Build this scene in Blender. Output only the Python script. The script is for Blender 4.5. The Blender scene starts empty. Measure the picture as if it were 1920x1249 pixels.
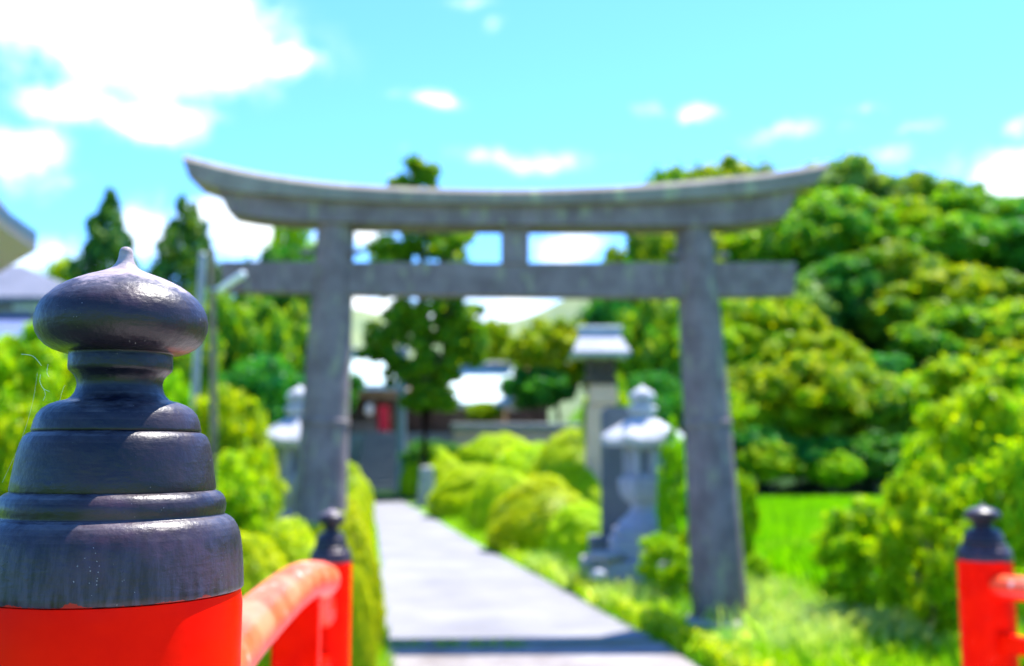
import bpy, math, random
import numpy as np
R = math.radians
sc = bpy.context.scene
COL = sc.collection
# ------------------------------------------------------------------ camera, sky, sun, exposure
F = 1920.0; HY = 850.0; CAMZ = 1.6
PITCH = math.atan((HY - 624.5) / F)
cd = bpy.data.cameras.new('camera'); cam = bpy.data.objects.new('camera', cd); COL.objects.link(cam)
cam.location = (0, 0, CAMZ); cam.rotation_euler = (R(90) + PITCH, 0, 0)
cd.sensor_width = 36; cd.lens = 36; cd.clip_end = 4000; cd.clip_start = 0.05
cd.dof.use_dof = True; cd.dof.focus_distance = 0.70; cd.dof.aperture_fstop = 4.9; cd.dof.aperture_blades = 0
sc.camera = cam
sc.view_settings.view_transform = 'Standard'; sc.view_settings.look = 'None'
sc.view_settings.exposure = 1.8; sc.view_settings.gamma = 1
SUN_AZ = R(42); SUN_EL = R(66)          # azimuth measured from +Y towards +X
world = bpy.data.worlds.new('World'); sc.world = world; world.use_nodes = True
wn = world.node_tree.nodes; wl = world.node_tree.links; wn.clear()
def WN(t, **k):
    n = wn.new(t)
    for a, b in k.items(): setattr(n, a, b)
    return n
def wmath(op, a, b=None, c=None, clamp=False):
    n = WN('ShaderNodeMath', operation=op); n.use_clamp = clamp
    for i, v in enumerate((a, b, c)):
        if v is None: continue
        if isinstance(v, (int, float)): n.inputs[i].default_value = v
        else: wl.new(v, n.inputs[i])
    return n.outputs[0]
sky = WN('ShaderNodeTexSky', sky_type='NISHITA'); sky.sun_disc = False
sky.sun_elevation = SUN_EL; sky.sun_rotation = SUN_AZ; sky.air_density = 1.0; sky.dust_density = 0.2; sky.ozone_density = 1.2
tint = WN('ShaderNodeMix', data_type='RGBA', blend_type='MULTIPLY'); tint.inputs[0].default_value = 1
wl.new(sky.outputs[0], tint.inputs[6]); tint.inputs[7].default_value = (.47, .90, 1.5, 1)
tc = WN('ShaderNodeTexCoord'); sep = WN('ShaderNodeSeparateXYZ'); wl.new(tc.outputs['Generated'], sep.inputs[0])
az = wmath('ARCTAN2', sep.outputs[0], sep.outputs[1]); el = wmath('ARCSINE', sep.outputs[2])
def ray(px, py):
    u = (px - 960) / F; v = (624.5 - py) / F
    return (u, math.cos(PITCH) - v * math.sin(PITCH), math.sin(PITCH) + v * math.cos(PITCH))
nz = WN('ShaderNodeTexNoise'); nz.inputs['Scale'].default_value = 9; nz.inputs['Detail'].default_value = 6; nz.inputs['Roughness'].default_value = .58
wl.new(tc.outputs['Generated'], nz.inputs['Vector'])
nz2 = WN('ShaderNodeTexNoise'); nz2.inputs['Scale'].default_value = 17; nz2.inputs['Detail'].default_value = 7; nz2.inputs['Roughness'].default_value = .6
wl.new(tc.outputs['Generated'], nz2.inputs['Vector'])
nsep = WN('ShaderNodeSeparateColor'); wl.new(nz.outputs['Color'], nsep.inputs[0])
azd = wmath('ADD', az, wmath('MULTIPLY', wmath('SUBTRACT', nsep.outputs[0], .5), .09))
eld = wmath('ADD', el, wmath('MULTIPLY', wmath('SUBTRACT', nsep.outputs[1], .5), .045))
# the sky's clouds: direction (through a pixel of the photo), half width, half height in radians, density
CL = [(200, 55, .15, .048, 1.7), (60, 20, .12, .06, 1.5), (330, 40, .085, .05, 1.6), (400, 110, .05, .034, 1.5), (540, 118, .034, .020, 1.5), (120, 190, .050, .019, 1.5),
      (285, 228, .055, .018, 1.6), (35, 290, .042, .026, .9), (85, 345, .04, .022, .5), (980, 298, .075, .012, .9), (880, 298, .03, .010, .5), (1318, 205, .024, .010, .95),
      (1225, 206, .02, .009, .5), (1490, 242, .045, .013, 1.0), (1612, 196, .025, .009, .6), (1712, 240, .022, .008, .6), (1900, 325, .055, .026, 1.5), (1915, 232, .018, .016, 1.0),
      (790, 188, .040, .010, .8), (915, 50, .018, .009, .5), (880, 10, .04, .009, .4), (765, 288, .02, .007, .4), (455, 450, .06, .035, 1.4), (390, 400, .05, .02, 1.2), (50, 480, .08, .02, 1.2), (290, 440, .04, .025, 1.1),
      (1080, 460, .045, .03, 1.5), (700, 440, .05, .02, 1.0), (700, 590, .12, .035, 1.5), (990, 590, .09, .035, 1.5), (1665, 295, .02, .012, .5)]
dens = None
for (px, py, w, h, s) in CL:
    r = ray(px, py); n = math.sqrt(sum(c * c for c in r)); a0 = math.atan2(r[0], r[1]); e0 = math.asin(r[2] / n)
    dx = wmath('DIVIDE', wmath('SUBTRACT', azd, a0 ), w * 1.1); dy = wmath('DIVIDE', wmath('SUBTRACT', eld, e0), h * 1.1)
    q = wmath('ADD', wmath('MULTIPLY', dx, dx), wmath('MULTIPLY', dy, dy))
    v = wmath('MULTIPLY', wmath('EXPONENT', wmath('MULTIPLY', q, -1.3)), s)
    dens = v if dens is None else wmath('MAXIMUM', dens, v)
dens = wmath('ADD', dens, wmath('MULTIPLY', wmath('SUBTRACT', nz2.outputs['Fac'], .5), wmath('MULTIPLY', wmath('MINIMUM', wmath('MULTIPLY', dens, 2.0), .9), 3.2)))
mr = WN('ShaderNodeMapRange', interpolation_type='SMOOTHSTEP'); wl.new(dens, mr.inputs[0])
mr.inputs[1].default_value = .10; mr.inputs[2].default_value = 1.6; mr.inputs[3].default_value = 0; mr.inputs[4].default_value = .96
cm = WN('ShaderNodeMix', data_type='RGBA'); wl.new(mr.outputs[0], cm.inputs[0]); wl.new(tint.outputs[2], cm.inputs[6]); cm.inputs[7].default_value = (7.0, 7.2, 7.2, 1)
bg = WN('ShaderNodeBackground'); bg.inputs[1].default_value = .092; wl.new(cm.outputs[2], bg.inputs[0])
wo = WN('ShaderNodeOutputWorld'); wl.new(bg.outputs[0], wo.inputs[0])
sd = bpy.data.lights.new('sun', 'SUN'); sd.energy = 4.0; sd.angle = R(.53); sd.color = (1, .955, .88)
so = bpy.data.objects.new('sun', sd); COL.objects.link(so)
so.rotation_euler = (R(90) - SUN_EL, 0, -SUN_AZ + R(180)); so.location = (0, 0, 30)
# rotate so the lamp's -Z points away from the sun direction
from mathutils import Vector
sv = Vector((math.sin(SUN_AZ) * math.cos(SUN_EL), math.cos(SUN_AZ) * math.cos(SUN_EL), math.sin(SUN_EL)))
so.rotation_euler = sv.to_track_quat('Z', 'Y').to_euler()

# ------------------------------------------------------------------ helpers
def P(px, py, Y):
    r = ray(px, py); t = Y / r[1]
    return Vector((r[0] * t, Y, CAMZ + r[2] * t))
def G(px, py, z=0.0):
    r = ray(px, py); t = (z - CAMZ) / r[2]
    return Vector((r[0] * t, r[1] * t, z))
def W(px, Y): return px * Y / F / 1.0          # pixel length to metres
def link(o, parent=None):
    COL.objects.link(o)
    if parent is not None: o.parent = parent
    return o
def tag(o, label=None, cat=None, group=None, kind=None):
    if label: o['label'] = label
    if cat: o['category'] = cat
    if group: o['group'] = group
    if kind: o['kind'] = kind
    return o
def empty(name, loc, label, cat, group=None):
    o = bpy.data.objects.new(name, None); o.location = loc; o.empty_display_size = .2
    link(o); return tag(o, label, cat, group)
class MB:
    def __init__(s): s.v = []; s.f = []
    def add(s, vs, fs):
        b = len(s.v); s.v += [tuple(v) for v in vs]; s.f += [tuple(i + b for i in f) for f in fs]; return s
    def box(s, c, d, rz=0, taper=1.0, bev=0.0):
        cx, cy, cz = c; dx, dy, dz = d[0] / 2, d[1] / 2, d[2] / 2; ca, sa = math.cos(rz), math.sin(rz)
        vs = []
        def ring(z, hx, hy, b):
            pts = [(-hx + b, -hy), (hx - b, -hy), (hx, -hy + b), (hx, hy - b), (hx - b, hy), (-hx + b, hy), (-hx, hy - b), (-hx, -hy + b)] if b > 0 else [(-hx, -hy), (hx, -hy), (hx, hy), (-hx, hy)]
            return [(cx + x * ca - y * sa, cy + x * sa + y * ca, cz + z) for x, y in pts]
        if bev > 0:
            rs = [ring(-dz, dx - bev, dy - bev, bev), ring(-dz + bev, dx, dy, bev), ring(dz - bev, dx * taper, dy * taper, bev), ring(dz, dx * taper - bev, dy * taper - bev, bev)]
        else: rs = [ring(-dz, dx, dy, 0), ring(dz, dx * taper, dy * taper, 0)]
        n = len(rs[0]); fs = [tuple(range(n))[::-1]]
        for k, r in enumerate(rs):
            vs += r
            if k: fs += [((k - 1) * n + i, (k - 1) * n + (i + 1) % n, k * n + (i + 1) % n, k * n + i) for i in range(n)]
        fs.append(tuple(range((len(rs) - 1) * n, len(rs) * n)))
        return s.add(vs, fs)
    def lathe(s, c, prof, n=48, a0=0, cap=True):
        """prof: list of (radius, z) from top to bottom or bottom to top"""
        vs = []; fs = []
        for (r, z) in prof:
            for i in range(n):
                a = a0 + 2 * math.pi * i / n; vs.append((c[0] + r * math.cos(a), c[1] + r * math.sin(a), c[2] + z))
        up = prof[-1][1] > prof[0][1]
        for k in range(len(prof) - 1):
            for i in range(n):
                q = (k * n + i, k * n + (i + 1) % n, (k + 1) * n + (i + 1) % n, (k + 1) * n + i)
                fs.append(q if up else q[::-1])
        if cap:
            a = tuple(range(n)); b = tuple(range((len(prof) - 1) * n, len(prof) * n))
            fs.append(a[::-1] if up else a); fs.append(b if up else b[::-1])
        return s.add(vs, fs)
    def tube(s, pts, rad, n=16, cap=True):
        pts = [Vector(p) for p in pts]; rad = rad if hasattr(rad, '__len__') else [rad] * len(pts)
        vs = []; fs = []; up = Vector((0, 0, 1))
        for k, p in enumerate(pts):
            t = (pts[min(k + 1, len(pts) - 1)] - pts[max(k - 1, 0)]).normalized()
            x = t.cross(up); x = x.normalized() if x.length > 1e-3 else Vector((1, 0, 0)); y = x.cross(t)
            for i in range(n):
                a = 2 * math.pi * i / n; vs.append(p + (x * math.cos(a) + y * math.sin(a)) * rad[k])
        for k in range(len(pts) - 1):
            fs += [(k * n + i, k * n + (i + 1) % n, (k + 1) * n + (i + 1) % n, (k + 1) * n + i) for i in range(n)]
        if cap: fs += [tuple(range(n))[::-1], tuple(range((len(pts) - 1) * n, len(pts) * n))]
        return s.add(vs, fs)
    def prism(s, front, back):
        n = len(front)
        return s.add(list(front) + list(back), [tuple(range(n)), tuple(range(2 * n - 1, n - 1, -1))] + [(i, i + n, (i + 1) % n + n, (i + 1) % n) for i in range(n)])
    def build(s, name, mat, parent=None, smooth=True, ang=35):
        me = bpy.data.meshes.new(name); o = bpy.data.objects.new(name, me)
        off = Vector(parent.matrix_basis.translation) if parent is not None else Vector((0, 0, 0))
        q = parent
        while q is not None and q.parent is not None: q = q.parent; off += Vector(q.matrix_basis.translation)
        me.from_pydata([tuple(Vector(v) - off) for v in s.v], [], s.f)
        import bmesh
        bm = bmesh.new(); bm.from_mesh(me); bmesh.ops.recalc_face_normals(bm, faces=bm.faces); bm.to_mesh(me); bm.free()
        me.materials.append(mat)
        if smooth:
            me.shade_smooth()
            me.set_sharp_from_angle(angle=R(ang))
        return link(o, parent)

# ------------------------------------------------------------------ materials
def mat(name, base, rough=.7, spec=.5):
    m = bpy.data.materials.new(name); m.use_nodes = True; b = m.node_tree.nodes['Principled BSDF']
    b.inputs['Base Color'].default_value = (*base, 1); b.inputs['Roughness'].default_value = rough; b.inputs['Specular IOR Level'].default_value = spec
    return m
class NT:
    def __init__(s, m): s.t = m.node_tree; s.n = s.t.nodes; s.l = s.t.links; s.b = s.n.get('Principled BSDF'); s.tc = s.n.new('ShaderNodeTexCoord')
    def _in(s, sock, v):
        if v is None: return
        if hasattr(v, 'is_output'): s.l.new(v, sock)
        else: sock.default_value = v
    def mapping(s, scale=(1, 1, 1), src='Object'):
        m = s.n.new('ShaderNodeMapping'); m.inputs['Scale'].default_value = scale; s.l.new(s.tc.outputs[src], m.inputs[0]); return m.outputs[0]
    def noise(s, scale, detail=4, rough=.55, vec=None, dist=0):
        t = s.n.new('ShaderNodeTexNoise'); t.inputs['Scale'].default_value = scale; t.inputs['Detail'].default_value = detail; t.inputs['Roughness'].default_value = rough; t.inputs['Distortion'].default_value = dist
        s.l.new(vec or s.tc.outputs['Object'], t.inputs[0]); return t.outputs['Fac']
    def vor(s, scale, vec=None, rnd=1):
        t = s.n.new('ShaderNodeTexVoronoi'); t.inputs['Scale'].default_value = scale; t.inputs['Randomness'].default_value = rnd
        s.l.new(vec or s.tc.outputs['Object'], t.inputs[0]); return t
    def ramp(s, fac, stops):
        r = s.n.new('ShaderNodeValToRGB'); s.l.new(fac, r.inputs[0]); e = r.color_ramp.elements
        e[0].position = stops[0][0]; e[0].color = (*stops[0][1], 1)
        e[1].position = stops[-1][0]; e[1].color = (*stops[-1][1], 1)
        for p, c in stops[1:-1]:
            q = e.new(p); q.color = (*c, 1)
        return r.outputs[0]
    def rng(s, fac, a, b, c=0, d=1):
        r = s.n.new('ShaderNodeMapRange'); s.l.new(fac, r.inputs[0])
        for i, v in enumerate((a, b, c, d)): r.inputs[i + 1].default_value = v
        return r.outputs[0]
    def mix(s, fac, a, b, mode='MIX'):
        m = s.n.new('ShaderNodeMix'); m.data_type = 'RGBA'; m.blend_type = mode
        s._in(m.inputs[0], fac)
        for i, v in ((6, a), (7, b)):
            if hasattr(v, 'is_output'): s.l.new(v, m.inputs[i])
            else: m.inputs[i].default_value = (*v, 1)
        return m.outputs[2]
    def math(s, op, a, b=None):
        m = s.n.new('ShaderNodeMath'); m.operation = op; s._in(m.inputs[0], a); s._in(m.inputs[1], b); return m.outputs[0]
    def bump(s, h, st=.3, d=.01, nrm=None):
        b = s.n.new('ShaderNodeBump'); b.inputs['Strength'].default_value = st; b.inputs['Distance'].default_value = d; s.l.new(h, b.inputs['Height'])
        if nrm: s.l.new(nrm, b.inputs['Normal'])
        return b.outputs[0]
    def set(s, **k):
        for a, v in k.items():
            s._in(s.b.inputs[{'color': 'Base Color', 'rough': 'Roughness', 'normal': 'Normal', 'spec': 'Specular IOR Level'}[a]], v)

def leaf_mat(name, dark, light, trans=.4, pale=None, nscale=3.0):
    """dark / light: the leaves' own colours; translucent so that light comes through them"""
    m = mat(name, light, .45, .14); t = NT(m)
    geo = t.n.new('ShaderNodeNewGeometry'); oi = t.n.new('ShaderNodeObjectInfo')
    f = t.math('ADD', t.math('MULTIPLY', geo.outputs['Random Per Island'], .5), t.math('MULTIPLY', t.noise(nscale, 2), .5))
    c = t.mix(t.rng(f, .28, .72), dark, light)
    if pale is not None:
        c = t.mix(t.rng(t.noise(nscale * 1.7, 3), .60, .68, 0, .75), c, pale)
    h = t.n.new('ShaderNodeHueSaturation'); t.l.new(c, h.inputs['Color'])
    t.l.new(t.rng(oi.outputs['Random'], 0, 1, .482, .517), h.inputs['Hue']); t.l.new(t.rng(oi.outputs['Random'], 0, 1, .88, 1.18), h.inputs['Value'])
    t.set(color=h.outputs[0])
    tr = t.n.new('ShaderNodeBsdfTranslucent')
    tcol = t.mix(1, h.outputs[0], (1.5, 1.35, .3), 'MULTIPLY'); t.l.new(tcol, tr.inputs[0])
    mx = t.n.new('ShaderNodeMixShader'); mx.inputs[0].default_value = trans
    t.l.new(t.b.outputs[0], mx.inputs[1]); t.l.new(tr.outputs[0], mx.inputs[2]); t.l.new(mx.outputs[0], t.n['Material Output'].inputs[0])
    return m
M = {}
M['leaf'] = leaf_mat('leaf_broad', (.014, .20, .020), (.29, .42, .001), .5, (.38, .46, .10), 3.5)
M['leaf_yellow'] = leaf_mat('leaf_yellow', (.05, .27, .004), (.44, .54, .001), .5, (.50, .58, .12), 4)
M['leaf_dark'] = leaf_mat('leaf_dark', (.006, .17, .050), (.10, .32, .008), .45, None, 4)
M['leaf_pale'] = leaf_mat('leaf_pale', (.05, .20, .04), (.28, .40, .07), .4, (.40, .48, .20), 3)
M['leaf_cedar'] = leaf_mat('leaf_cedar', (.006, .11, .055), (.16, .29, .003), .36, None, 5)
M['leaf_azalea'] = leaf_mat('leaf_azalea', (.24, .42, .001), (.60, .66, .001), .48, (.66, .72, .03), 5)
M['leaf_bright'] = leaf_mat('leaf_bright', (.16, .40, .003), (.48, .62, .004), .55, (.68, .74, .32), 5)
M['leaf_wild'] = leaf_mat('leaf_wild', (.09, .34, .003), (.42, .58, .002), .52, None, 5)
M['grass'] = leaf_mat('grass_blade', (.12, .34, .003), (.36, .55, .005), .45, (.5, .55, .2), 1.2)
M['rice'] = leaf_mat('rice_blade', (.10, .34, .002), (.24, .52, .002), .5, (.3, .5, .04), .5)
M['seed'] = leaf_mat('seed_grass', (.26, .42, .12), (.50, .60, .28), .45, None, 2)

def red_mat():
    m = mat('vermilion_paint', (.85, .004, .0), .42, .04); t = NT(m)
    n = t.noise(14, 5); c = t.mix(t.rng(n, .35, .7), (.98, .008, .0), (.82, .003, .0))
    sp = t.vor(55).outputs['Distance']; spn = t.noise(11, 2)
    k = t.math('MULTIPLY', t.math('LESS_THAN', sp, .055), t.math('GREATER_THAN', spn, .5))
    c = t.mix(k, c, (.75, .5, .3))
    t.set(color=c, rough=t.rng(t.noise(30, 4), .3, .7, .28, .5), normal=t.bump(t.noise(70, 5), .12, .002)); return m
def toplit_red():
    m = mat('toplit_vermilion', (.8, .08, .02), .34, .5); t = NT(m)
    n = t.noise(9, 5); c = t.mix(t.rng(n, .4, .62), (.82, .075, .015), (.84, .20, .09))  # pinkish mottle puts the sun's highlight on the rail into its colour
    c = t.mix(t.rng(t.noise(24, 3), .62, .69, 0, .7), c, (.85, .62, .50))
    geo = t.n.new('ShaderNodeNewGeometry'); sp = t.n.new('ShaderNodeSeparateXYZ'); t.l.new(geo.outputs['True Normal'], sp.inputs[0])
    c = t.mix(t.rng(t.math('ADD', sp.outputs[2], t.math('MULTIPLY', t.math('SUBTRACT', t.noise(20, 4), .5), .5)), -.15, .25), (.93, .006, 0), c)  # painted highlight kept to up-facing sides, plain red below
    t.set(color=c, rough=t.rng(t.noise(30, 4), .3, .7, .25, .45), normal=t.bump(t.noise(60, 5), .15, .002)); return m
def cap_mat():
    """old blue-black paint: brush strokes, dust, bird specks, chipped to red along the rim"""
    m = mat('blueblack_paint', (.02, .022, .03), .35, .32); t = NT(m)
    st = t.mapping((10, 10, 60)); vt = t.mapping((60, 60, 8))
    big = t.noise(9, 5, .6); fine = t.noise(3, 6, .65, st); vfine = t.noise(3, 6, .65, vt)
    c = t.mix(t.rng(big, .38, .66), (.004, .004, .011), (.030, .015, .020))
    c = t.mix(t.rng(t.noise(16, 4), .57, .70, 0, .6), c, (.070, .030, .055))
    c = t.mix(t.rng(fine, .60, .82, 0, .22), c, (.09, .085, .11))
    # dust that has settled on faces that look up
    geo = t.n.new('ShaderNodeNewGeometry'); sp = t.n.new('ShaderNodeSeparateXYZ'); t.l.new(geo.outputs['True Normal'], sp.inputs[0])
    os_ = t.n.new('ShaderNodeSeparateXYZ'); t.l.new(t.tc.outputs['Object'], os_.inputs[0])
    up = t.rng(sp.outputs[2], .25, .9); dn = t.rng(t.noise(28, 6, .7, t.mapping((1, 1, 3))), .40, .62)
    c = t.mix(t.math('MULTIPLY', t.math('MULTIPLY', up, dn), .55), c, (.15, .13, .15))
    zz = t.math('ADD', os_.outputs[2], t.math('MULTIPLY', t.math('SUBTRACT', t.noise(22, 7, .72, t.mapping((1, 1, 1.8))), .5), .075))
    c = t.mix(t.math('MULTIPLY', t.rng(zz, .213, .222), t.rng(t.noise(60, 6, .7, t.mapping((1, 1, 2.5))), .3, .6, .45, .9)), c, (.36, .28, .30))
    # vertical brushed wear on the skirt at the rim
    low = t.rng(os_.outputs[2], .055, .0); c = t.mix(t.math('MULTIPLY', t.math('MULTIPLY', low, t.rng(vfine, .40, .62)), .75), c, (.06, .045, .085))
    # specks
    v = t.vor(330).outputs['Distance']; k = t.math('LESS_THAN', v, t.rng(t.noise(31, 3), .50, .75, .0, .13)); c = t.mix(k, c, (.34, .30, .32))
    # chips at the rim show the red below
    chip = t.math('LESS_THAN', t.math('ADD', os_.outputs[2], t.math('MULTIPLY', t.math('SUBTRACT', t.noise(42, 5, .65), .5), -.016)), .0004)
    c = t.mix(chip, c, (.32, .012, .010))
    h = t.math('ADD', t.math('ADD', t.math('MULTIPLY', fine, .45), t.math('MULTIPLY', t.noise(150, 5), .7)), t.math('MULTIPLY', t.noise(24, 4), 1.6))
    t.set(color=c, rough=t.math('ADD', t.rng(t.noise(40, 6, .65), .3, .75, .26, .52), t.math('MULTIPLY', t.rng(zz, .213, .222), .16)), normal=t.bump(h, .42, .0022)); return m
def stone_mat(name, a, b, lichen=(.26, .27, .17), sc_=1.0, lam=.5, rough=.85):
    m = mat(name, a, rough, .25); t = NT(m)
    n = t.noise(2.2 * sc_, 6, .62); c = t.mix(t.rng(n, .35, .68), a, b)
    c = t.mix(t.rng(t.noise(5 * sc_, 5, .6, t.mapping((1, 1, .35))), .56, .66, 0, lam), c, lichen)
    c = t.mix(t.rng(t.noise(4 * sc_, 5, .6, t.mapping((3, 3, .3))), .57, .72, 0, .6), c, tuple(x * .35 for x in a))
    c = t.mix(t.rng(t.noise(90 * sc_, 3), .3, .7, 0, .25), c, tuple(x * .55 for x in a))
    t.set(color=c, normal=t.bump(t.noise(30 * sc_, 6, .7), .5, .01)); return m
M['red'] = red_mat(); M['rail'] = toplit_red(); M['cap'] = cap_mat()
M['torii'] = stone_mat('torii_stone', (.155, .115, .118), (.265, .208, .210), (.30, .29, .19), 2.0, .9)
M['torii_top'] = stone_mat('torii_lichen_stone', (.20, .165, .145), (.31, .275, .225), (.38, .38, .22), 1, .8)
M['lantern'] = stone_mat('lantern_granite', (.32, .33, .42), (.42, .43, .52), (.42, .43, .36), 1.5, .4)
M['lantern_roof'] = stone_mat('lantern_roof_granite', (.44, .44, .47), (.56, .56, .59), (.6, .6, .5), 1.5, .4)
M['roofstone'] = stone_mat('grey_roof_tiles', (.34, .33, .36), (.46, .45, .48), (.4, .42, .34), 1.5, .4)
M['slab'] = stone_mat('slab_stone', (.11, .13, .145), (.15, .17, .18), (.25, .28, .2), 1, .3)
M['stone'] = stone_mat('rough_stone', (.28, .26, .25), (.42, .40, .38), (.3, .32, .2), 1.5, .5)
M['brownstone'] = stone_mat('brown_stone', (.74, .40, .28), (.84, .48, .35), (.6, .36, .2), 1.5, .5)
def path_mat():
    m = mat('path_concrete', (.4, .4, .44), .85, .2); t = NT(m)
    c = t.mix(t.rng(t.noise(.9, 6, .6), .35, .68), (.155, .152, .165), (.235, .23, .245))
    c = t.mix(t.rng(t.noise(3.5, 6, .7), .56, .72, 0, .5), c, (.15, .15, .165))
    c = t.mix(t.rng(t.noise(60, 3), .4, .75, 0, .35), c, (.3, .29, .28)); t.set(color=c, normal=t.bump(t.noise(80, 4), .35, .004)); return m
def slab_mat():
    m = mat('apron_concrete', (.4, .37, .35), .85, .2); t = NT(m)
    c = t.mix(t.rng(t.noise(1.4, 6, .65), .38, .64), (.16, .135, .125), (.29, .27, .27))
    c = t.mix(t.rng(t.noise(60, 3), .4, .75, 0, .35), c, (.25, .22, .2)); t.set(color=c, normal=t.bump(t.noise(80, 4), .35, .004)); return m
M['path'] = path_mat(); M['apron'] = slab_mat()
def soil_mat(name, a, b, c3, s):
    m = mat(name, a, .95, .1); t = NT(m)
    c = t.mix(t.rng(t.noise(s, 6, .6), .35, .65), a, b); c = t.mix(t.rng(t.noise(s * 4, 5, .6), .55, .7, 0, .6), c, c3)
    t.set(color=c, normal=t.bump(t.noise(s * 12, 5, .7), .6, .05)); return m
M['deck'] = soil_mat('pale_deck_boards', (.58, .52, .46), (.68, .62, .55), (.5, .45, .4), 3); 
M['ground'] = soil_mat('ground_turf', (.08, .22, .006), (.15, .30, .006), (.14, .14, .05), .8)
M['field'] = soil_mat('paddy_bed', (.10, .31, .002), (.17, .42, .002), (.07, .24, .003), .3)
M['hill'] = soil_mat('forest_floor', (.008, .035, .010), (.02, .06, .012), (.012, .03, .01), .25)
M['farhill'] = soil_mat('far_wooded_hill', (.15, .20, .10), (.24, .28, .13), (.12, .18, .1), .12)
M['bark'] = stone_mat('bark', (.09, .07, .05), (.15, .12, .09), (.16, .17, .1), 2, .4, .95)
M['wood'] = stone_mat('weathered_wood', (.22, .15, .10), (.34, .25, .17), (.3, .26, .2), 2, .3, .8)
M['darkwood'] = stone_mat('dark_wood', (.07, .045, .03), (.12, .075, .05), (.14, .1, .07), 2, .3, .7)
def roof_mat(name, a, b, ribs=9):
    m = mat(name, a, .45, .4); t = NT(m)
    c = t.mix(t.rng(t.noise(1.2, 5), .35, .7), a, b); w = t.n.new('ShaderNodeTexWave'); w.inputs['Scale'].default_value = ribs * .35; w.bands_direction = 'X'; w.inputs['Distortion'].default_value = 0
    t.l.new(t.tc.outputs['Object'], w.inputs[0]); t.set(color=c, normal=t.bump(w.outputs['Fac'], .6, .03)); return m
M['copper'] = roof_mat('pale_copper_roof', (.42, .58, .60), (.54, .66, .68))
M['tile'] = roof_mat('grey_tile_roof', (.24, .23, .27), (.34, .33, .37))
M['slate'] = roof_mat('dark_slate_roof', (.09, .09, .11), (.14, .14, .17))
M['bluetile'] = roof_mat('blue_tile_roof', (.08, .12, .26), (.13, .17, .32))
M['plaster'] = soil_mat('plaster', (.55, .52, .48), (.65, .62, .58), (.5, .47, .42), 1.5)
M['plaster2'] = soil_mat('grey_plaster', (.30, .27, .28), (.38, .34, .35), (.25, .22, .22), 1.5)
M['soffit'] = soil_mat('soffit_boards', (.66, .40, .36), (.72, .44, .40), (.5, .35, .2), 1.5)
M['metal'] = stone_mat('galvanised_steel', (.26, .30, .33), (.36, .40, .43), (.3, .33, .33), 2, .2, .45)
M['white'] = mat('white_enamel', (.75, .76, .8), .35, .5)
M['dark'] = mat('dark_interior', (.02, .018, .018), .8, .2)
M['cloth'] = mat('red_cloth', (.62, .03, .05), .8, .2)
M['gravel'] = soil_mat('shrine_gravel', (.28, .26, .23), (.36, .34, .3), (.2, .19, .16), 2)
M['web'] = mat('spider_silk', (.8, .8, .8), .4, .5)
M['pane'] = mat('window_pane', (.55, .55, .56), .15, .8)
M['water'] = mat('stream_water', (.03, .05, .04), .05, .5)
M['paper'] = mat('lantern_paper', (.7, .66, .58), .7, .3)

# ------------------------------------------------------------------ ground and large structure
def sm(a, b, x):
    t = min(1, max(0, (x - a) / (b - a))); return t * t * (3 - 2 * t)
def ter(x, y):
    h = 12.5 * sm(34, 66, y) * sm(4, 17, x)
    h += 3.0 * sm(46, 75, y) * sm(10, -4, x)
    h -= 1.5 * sm(3.0, 1.6, y) * (1 - sm(-6, -5, x)) * 0
    return h + .15 * math.sin(x * .7) * math.cos(y * .5) * sm(30, 40, y)
xs = list(np.concatenate([np.linspace(-900, -60, 8), np.linspace(-50, 60, 72), np.linspace(75, 900, 8)]))
ys = list(np.concatenate([np.linspace(-60, -4, 6), np.linspace(0, 100, 66), np.linspace(115, 1800, 12)]))
g = MB(); vs = [(x, y, ter(x, y)) for y in ys for x in xs]; nx = len(xs)
g.add(vs, [(j * nx + i, j * nx + i + 1, (j + 1) * nx + i + 1, (j + 1) * nx + i) for j in range(len(ys) - 1) for i in range(nx - 1)])
tag(g.build('ground', M['ground']), kind='structure')
# wooded slope floor laid over the ground
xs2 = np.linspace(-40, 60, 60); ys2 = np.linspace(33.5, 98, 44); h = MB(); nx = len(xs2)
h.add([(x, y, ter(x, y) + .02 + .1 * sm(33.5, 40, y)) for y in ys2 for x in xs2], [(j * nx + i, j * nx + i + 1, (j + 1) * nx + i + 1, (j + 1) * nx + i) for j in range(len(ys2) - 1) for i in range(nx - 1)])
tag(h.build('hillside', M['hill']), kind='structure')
# far pale hill
fh = MB(); xs3 = np.linspace(-260, 420, 70); nx = len(xs3); rows = [(220, 0), (250, .55), (290, 1), (340, .6), (400, 0)]
rnd = random.Random(5); prof = [0] * nx
for k in range(5):
    ph = rnd.random() * 6; fr = .012 * (1.8 ** k)
    for i, x in enumerate(xs3): prof[i] += math.sin(x * fr + ph) * 5 / (1.6 ** k)
def farh(x): return 42 + 24 * sm(-12, 60, x)
fh.add([(x, Y, farh(x) * q + prof[i] * q * .6 + (rnd.random() * 1.4 if q else -.5)) for (Y, q) in rows for i, x in enumerate(xs3)],
       [(j * nx + i, j * nx + i + 1, (j + 1) * nx + i + 1, (j + 1) * nx + i) for j in range(len(rows) - 1) for i in range(nx - 1)])
tag(fh.build('far_hill', M['farhill']), kind='structure')
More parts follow.
